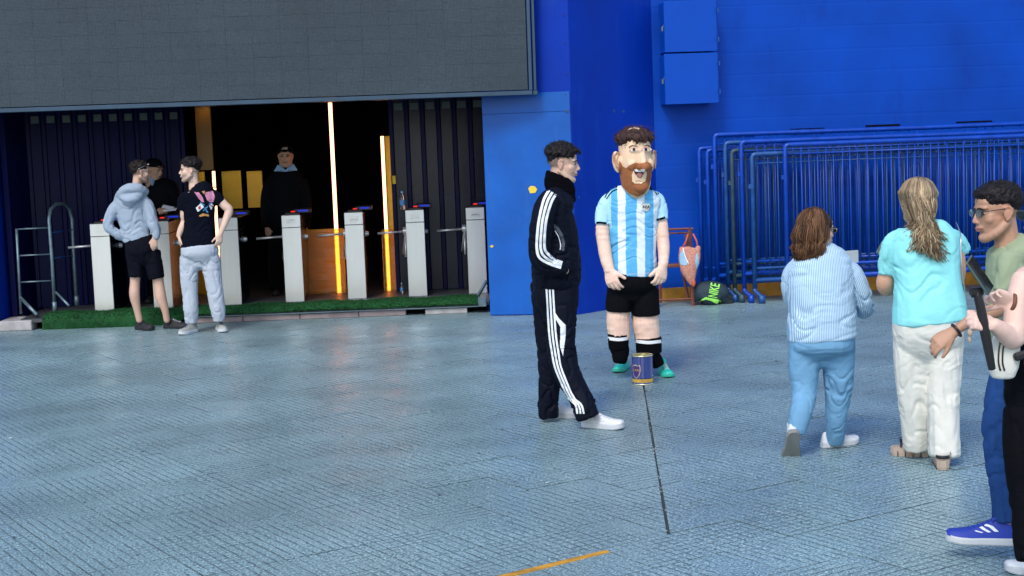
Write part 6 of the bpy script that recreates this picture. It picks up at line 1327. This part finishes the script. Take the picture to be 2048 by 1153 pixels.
g2, h2 = guard('security guard in black cap between the two chatting men, looking down at papers', 17.75, 318, (310, 341), 62, 14, tor,
      [[(345, 382, -.05, 13), (350, 405, -.15, 11), (342, 422, -.3, 9), (334, 420, -.4, 8)], [(296, 382, 0, 13), (294, 410, -.1, 11), (306, 424, -.3, 9), (318, 420, -.4, 8)]],
      [[(308, 480, 0, 17), (308, 530, 0, 14), (307, 590, 0, 12)], [(336, 480, 0, 17), (337, 530, 0, 14), (338, 590, 0, 12)]],
      lambda f: hand(f.P(318, 420, -.4), (1, -.5, .1), (0, -.4, 1), 1, .17, (45, 50, 55, 60)) + hand(f.P(338, 421, -.4), (-1, -.5, .1), (0, -.4, 1), -1, .17, (45, 50, 55, 60)), None, (.46, .27, .18), 1.0, [(x0 - .1,), (x0 + .12,)])
pr = empty('paper_slips', tuple(W(336, 415, 17.25)), 'white paper slips in the hands of the guard beside the black T-shirt man', 'paper')
MB().box((0, 0, 0), (.13, .08, .003), .2, 0, Matrix.Rotation(.25, 4, 'Y') @ Matrix.Rotation(.35, 4, 'X')).build('slip', M['c_white'], pr); MB().box((.02, 0, -.03), (.15, .08, .003), .1, 0, Matrix.Rotation(-.05, 4, 'Y') @ Matrix.Rotation(.3, 4, 'X')).build('slip', M['c_white'], pr)
# ------------------------------------------------------------------ paint can used as collecting tin
def rel0(px, py, Y, o): return W(px, py, Y) - np.array(o.location)
p = G(1286, 768); can = empty('collection_can', (p[0], p[1], 0), 'open dark blue and yellow collection can on the tiles before the costumed performer', 'can')
rc, hc = .081, .222
M['can_blue'] = mat('can_blue', (.008, .022, .16), .28, noise=.05, coat=.4); M['can_yellow'] = mat('can_yellow', (.60, .36, .05), .35, noise=.1); M['can_in'] = mat('can_inside', (.35, .33, .12), .35, metal=.6, noise=.3); M['can_rim'] = mat('can_rim', (.7, .66, .45), .25, metal=.9, noise=.1); M['can_white'] = mat('can_print_white', (.7, .68, .62), .5); M['can_crest'] = mat('can_crest', (.06, .02, .16), .4, noise=.2)
MB().lathe([(0, .004), (rc, .004), (rc, .014), (rc - .002, .018), (rc - .002, hc - .012), (rc - .006, hc - .006)], 40).build('shell', M['can_blue'], can, True)
MB().lathe([(rc - .001, .020), (rc - .001, .046)], 40).build('yellow_band', M['can_yellow'], can, True); MB().lathe([(rc - .0005, .048), (rc - .0005, .051)], 40).build('thin_line', M['c_black'], can, True)
MB().lathe([(rc + .001, .0), (rc + .003, .005), (rc + .001, .010), (rc - .002, .012)], 40).build('bottom_rim', M['can_rim'], can, True)
MB().lathe([(rc - .004, hc - .010), (rc + .002, hc - .004), (rc + .001, hc), (rc - .010, hc), (rc - .012, hc - .008), (rc - .011, .03), (0, .03)], 40).build('inner_lining', M['can_in'], can, True)
MB().lathe([(rc + .0025, hc - .003), (rc + .002, hc + .003), (rc - .004, hc + .004), (rc - .008, hc + .001)], 40).build('top_rim', M['can_rim'], can, True)
def wrap(poly, name, m, off, par):     # flat print wrapped round the can: (arc in m, height in m), arc 0 faces the camera
    k = len(poly)
    P = [((rc - .002 + off) * math.sin(x / rc), -(rc - .002 + off) * math.cos(x / rc), z) for x, z in poly]
    return mesh_obj(name, P, [list(range(k))], m, par)
def densify(poly, s_=.004):
    out = []
    for i in range(len(poly)):
        a, b = np.array(poly[i]), np.array(poly[(i + 1) % len(poly)]); n = max(1, int(np.linalg.norm(b - a) / s_))
        for t in range(n): out.append(tuple(a + (b - a) * t / n))
    return out
def grid_print(poly, name, m, off, par, st=.003):
    xs = [p[0] for p in poly]; zs_ = [p[1] for p in poly]; V = []; Fc = []; idx = {}
    def inside(x, y):
        c = False
        for i in range(len(poly)):
            a, b = poly[i], poly[(i + 1) % len(poly)]
            if (a[1] > y) != (b[1] > y) and x < (b[0] - a[0]) * (y - a[1]) / (b[1] - a[1]) + a[0]: c = not c
        return c
    def vid(i, j):
        if (i, j) not in idx:
            x = min(xs) + i * st; z = min(zs_) + j * st; idx[(i, j)] = len(V); V.append(((rc - .002 + off) * math.sin(x / rc), -(rc - .002 + off) * math.cos(x / rc), z))
        return idx[(i, j)]
    for i in range(int((max(xs) - min(xs)) / st) + 1):
        for j in range(int((max(zs_) - min(zs_)) / st) + 1):
            if inside(min(xs) + (i + .5) * st, min(zs_) + (j + .5) * st): Fc.append([vid(i, j), vid(i + 1, j), vid(i + 1, j + 1), vid(i, j + 1)])
    return mesh_obj(name, V, Fc, m, par, True)
sx = -.062
shield = [(-.034, .158), (-.027, .152), (-.018, .150), (-.008, .153), (0, .160), (.008, .153), (.018, .150), (.027, .152), (.034, .158), (.040, .138), (.038, .105), (.026, .072), (.0, .048), (-.026, .072), (-.038, .105), (-.040, .138)]
cr = grid_print([(sx + x, z) for x, z in shield], 'crest', M['can_yellow'], .001, can, .0022); grid_print([(sx + x * .94, .104 + (z - .104) * .95) for x, z in shield], 'crest_rim', M['can_white'], .0016, cr, .0022); grid_print([(sx + x * .87, .104 + (z - .104) * .89) for x, z in shield], 'crest_field', M['can_crest'], .0022, cr, .0022)
V, Fc = text_px('C.A.B.J', 0, 0, .021); mesh_obj('crest_letters', [((rc + .0012) * math.sin((sx + x) / rc), -(rc + .0012) * math.cos((sx + x) / rc), .116 - y) for x, y in V], Fc, M['can_yellow'], cr)
V, Fc = text_px('* * *  * * *', 0, 0, .016); mesh_obj('band_print', [((rc + .0006) * math.sin((.01 + x) / rc), -(rc + .0006) * math.cos((.01 + x) / rc), .030 - y) for x, y in V], Fc, M['can_blue'], can)
grid_print([(.085, .062), (.095, .060), (.094, .072), (.087, .074)], 'small_mark', M['can_white'], .0012, can, .002)

# ------------------------------------------------------------------ wooden stand with bag, backpack
Yc = 16.55; ch = empty('wooden_chair', tuple(G(1386, 612)), 'narrow red brown wooden chair frame standing against the yellow kerb', 'chair'); ch.location[2] = 0
Yc = ch.location[1]
def R0(px, py, dy=0): return W(px, py, Yc + dy) - np.array(ch.location)
def leg(name, a, b, r=.017): MB().tube([a, b], r, 4).build(name, M['wood'], ch)
gz = R0(1386, 612); leg('post', R0(1379, 456, .02), R0(1386, 613, 0), .02); leg('back_leg', R0(1372, 470, .28), R0(1383, 588, .30), .015); leg('post', R0(1322, 458, .02), R0(1322, 607, 0) if 0 else R0(1320, 606, .1), .018)
leg('top_bar', R0(1318, 460, .02), R0(1386, 458, .02), .013); leg('top_bar', R0(1318, 468, .04), R0(1384, 466, .04), .010); leg('seat_bar', R0(1318, 534, .02), R0(1386, 528, .02), .016); leg('low_bar', R0(1316, 601, .0), R0(1385, 598, .0), .011); leg('brace', R0(1364, 536, .05), R0(1377, 600, .15), .016)
MB().box(R0(1350, 531, .16), (.42, .30, .022), -.03, .004).build('seat', M['wood'], ch)
bag = empty('shopping_bag', tuple(W(1377, 520, Yc - .05)), 'orange and pale blue patterned shopping bag hanging from the wooden chair', 'bag')
def Rb(px, py, dy=0): return W(px, py, Yc - .05 + dy) - np.array(bag.location)
M['bag_o'] = mat('bag_fabric', (.50, .22, .16), .7, noise=.45, nscale=60, bump=.001, bscale=30); M['bag_b'] = mat('bag_panel', (.28, .46, .58), .6, noise=.15); M['bag_s'] = mat('orange_strap', (.55, .10, .03), .6, noise=.1)
V, Fc, N = remesh([tube_mesh([Rb(1380, 496), Rb(1378, 512), Rb(1377, 532), Rb(1381, 550), Rb(1384, 568)], [.112, .122, .105, .066, .026], [.030, .050, .058, .045, .02], 22, 5, (.1, .5), 2.8), ellipsoid(Rb(1362, 499), (.025, .02, .03)), ellipsoid(Rb(1397, 497), (.03, .02, .03))], .007, 1)
V = V + N * (.014 * vnoise(V * np.array([20, 14, 5]), 5) + .003 * vnoise(V * np.array([34, 34, 10]), 6))[:, None]; bo = mesh_obj('pouch', V, Fc, M['bag_o'], bag, True)
fb = Fig.__new__(Fig); fb.O = np.array(bag.location); fb.root = bag; fb.Y = Yc; fb.k = Yc / F_PX; bvb = fb.bvh((V, Fc))
fb.decal('pale_panel', bvb, [(1360, 506), (1366, 502), (1376, 525), (1374, 531), (1361, 530), (1358, 518)], M['bag_b'], 1, .004); fb.decal('pale_panel', bvb, [(1392, 509), (1396, 508), (1398, 528), (1393, 540), (1390, 524)], M['bag_b'], 1, .004); fb.ribbon('seam', bvb, [(1366, 497), (1370, 512), (1377, 527)], .9, M['c_white'], .006)
for a_, b_ in (((1364, 498), (1376, 468)), ((1386, 468), (1395, 498))): MB().tube([Rb(*a_), Rb((a_[0] + b_[0]) / 2 + (2 if a_[0] < 1370 else 3), (a_[1] + b_[1]) / 2), Rb(*b_)], .009, 8).build('handle', M['bag_s'], bag, True)
V, Fc = ellipsoid(Rb(1387, 566, -.03), (.022, .018, .045)); mesh_obj('orange_tag', V, Fc, M['bag_s'], bag, True)
p = G(1422, 611); bk = empty('backpack', (p[0], p[1] + .12, 0), 'dark slate backpack with large neon green lettering lying beside the wooden chair', 'backpack')
def Rk(px, py, dy=0): return W(px, py, p[1] + .12 + dy) - np.array(bk.location)
M['pack'] = mat('backpack_fabric', (.015, .035, .05), .75, noise=.15, bump=.002, bscale=90); M['neon'] = mat('neon_print', (.32, .85, .12), .6, noise=.12, nscale=12)
V, Fc, N = remesh([tube_mesh([Rk(1388, 597), Rk(1398, 588), Rk(1420, 587), Rk(1440, 588), Rk(1449, 598)], [.05, .115, .135, .115, .06], [.08, .13, .15, .14, .08], 22, 5, (.8, .8), 2.6), ellipsoid(Rk(1424, 578), (.13, .12, .09))], .008, 3)
V = V + N * (.008 * vnoise(V * 12, 5))[:, None]; V[:, 2] = np.maximum(V[:, 2], .003); mesh_obj('main_sack', V, Fc, M['pack'], bk, True)
fb = Fig.__new__(Fig); fb.O = np.array(bk.location); fb.root = bk; fb.Y = p[1]; fb.k = p[1] / F_PX; bvb = fb.bvh((V, Fc))
def z5(x, y): return (1340 + x / 7.877, 500 + y / 7.877)
# the word NIKE runs upwards along the sack, its tick below
def stroke(pts, w_): fb.ribbon('neon_letter', bvb, [z5(*q) for q in pts], w_, M['neon'], .006, None, 2, 1)
fb.decal('neon_tick', bvb, [z5(*q) for q in ((435, 820), (560, 745), (700, 770), (805, 800), (790, 865), (740, 855), (640, 800), (560, 785))], M['neon'], .8, .006)
put_text('neon_word', 'NIKE', fb, bvb, *z5(700, 645), 26, M['neon'], None, R(78), .009, .50)
MB().tube([Rk(1446, 590), Rk(1456, 585), Rk(1460, 600), Rk(1450, 608)], .018, 8).build('strap', M['plastic'], bk, True); MB().box(Rk(1457, 603), (.10, .12, .06), .2, .02).build('side_pocket', M['plastic'], bk)
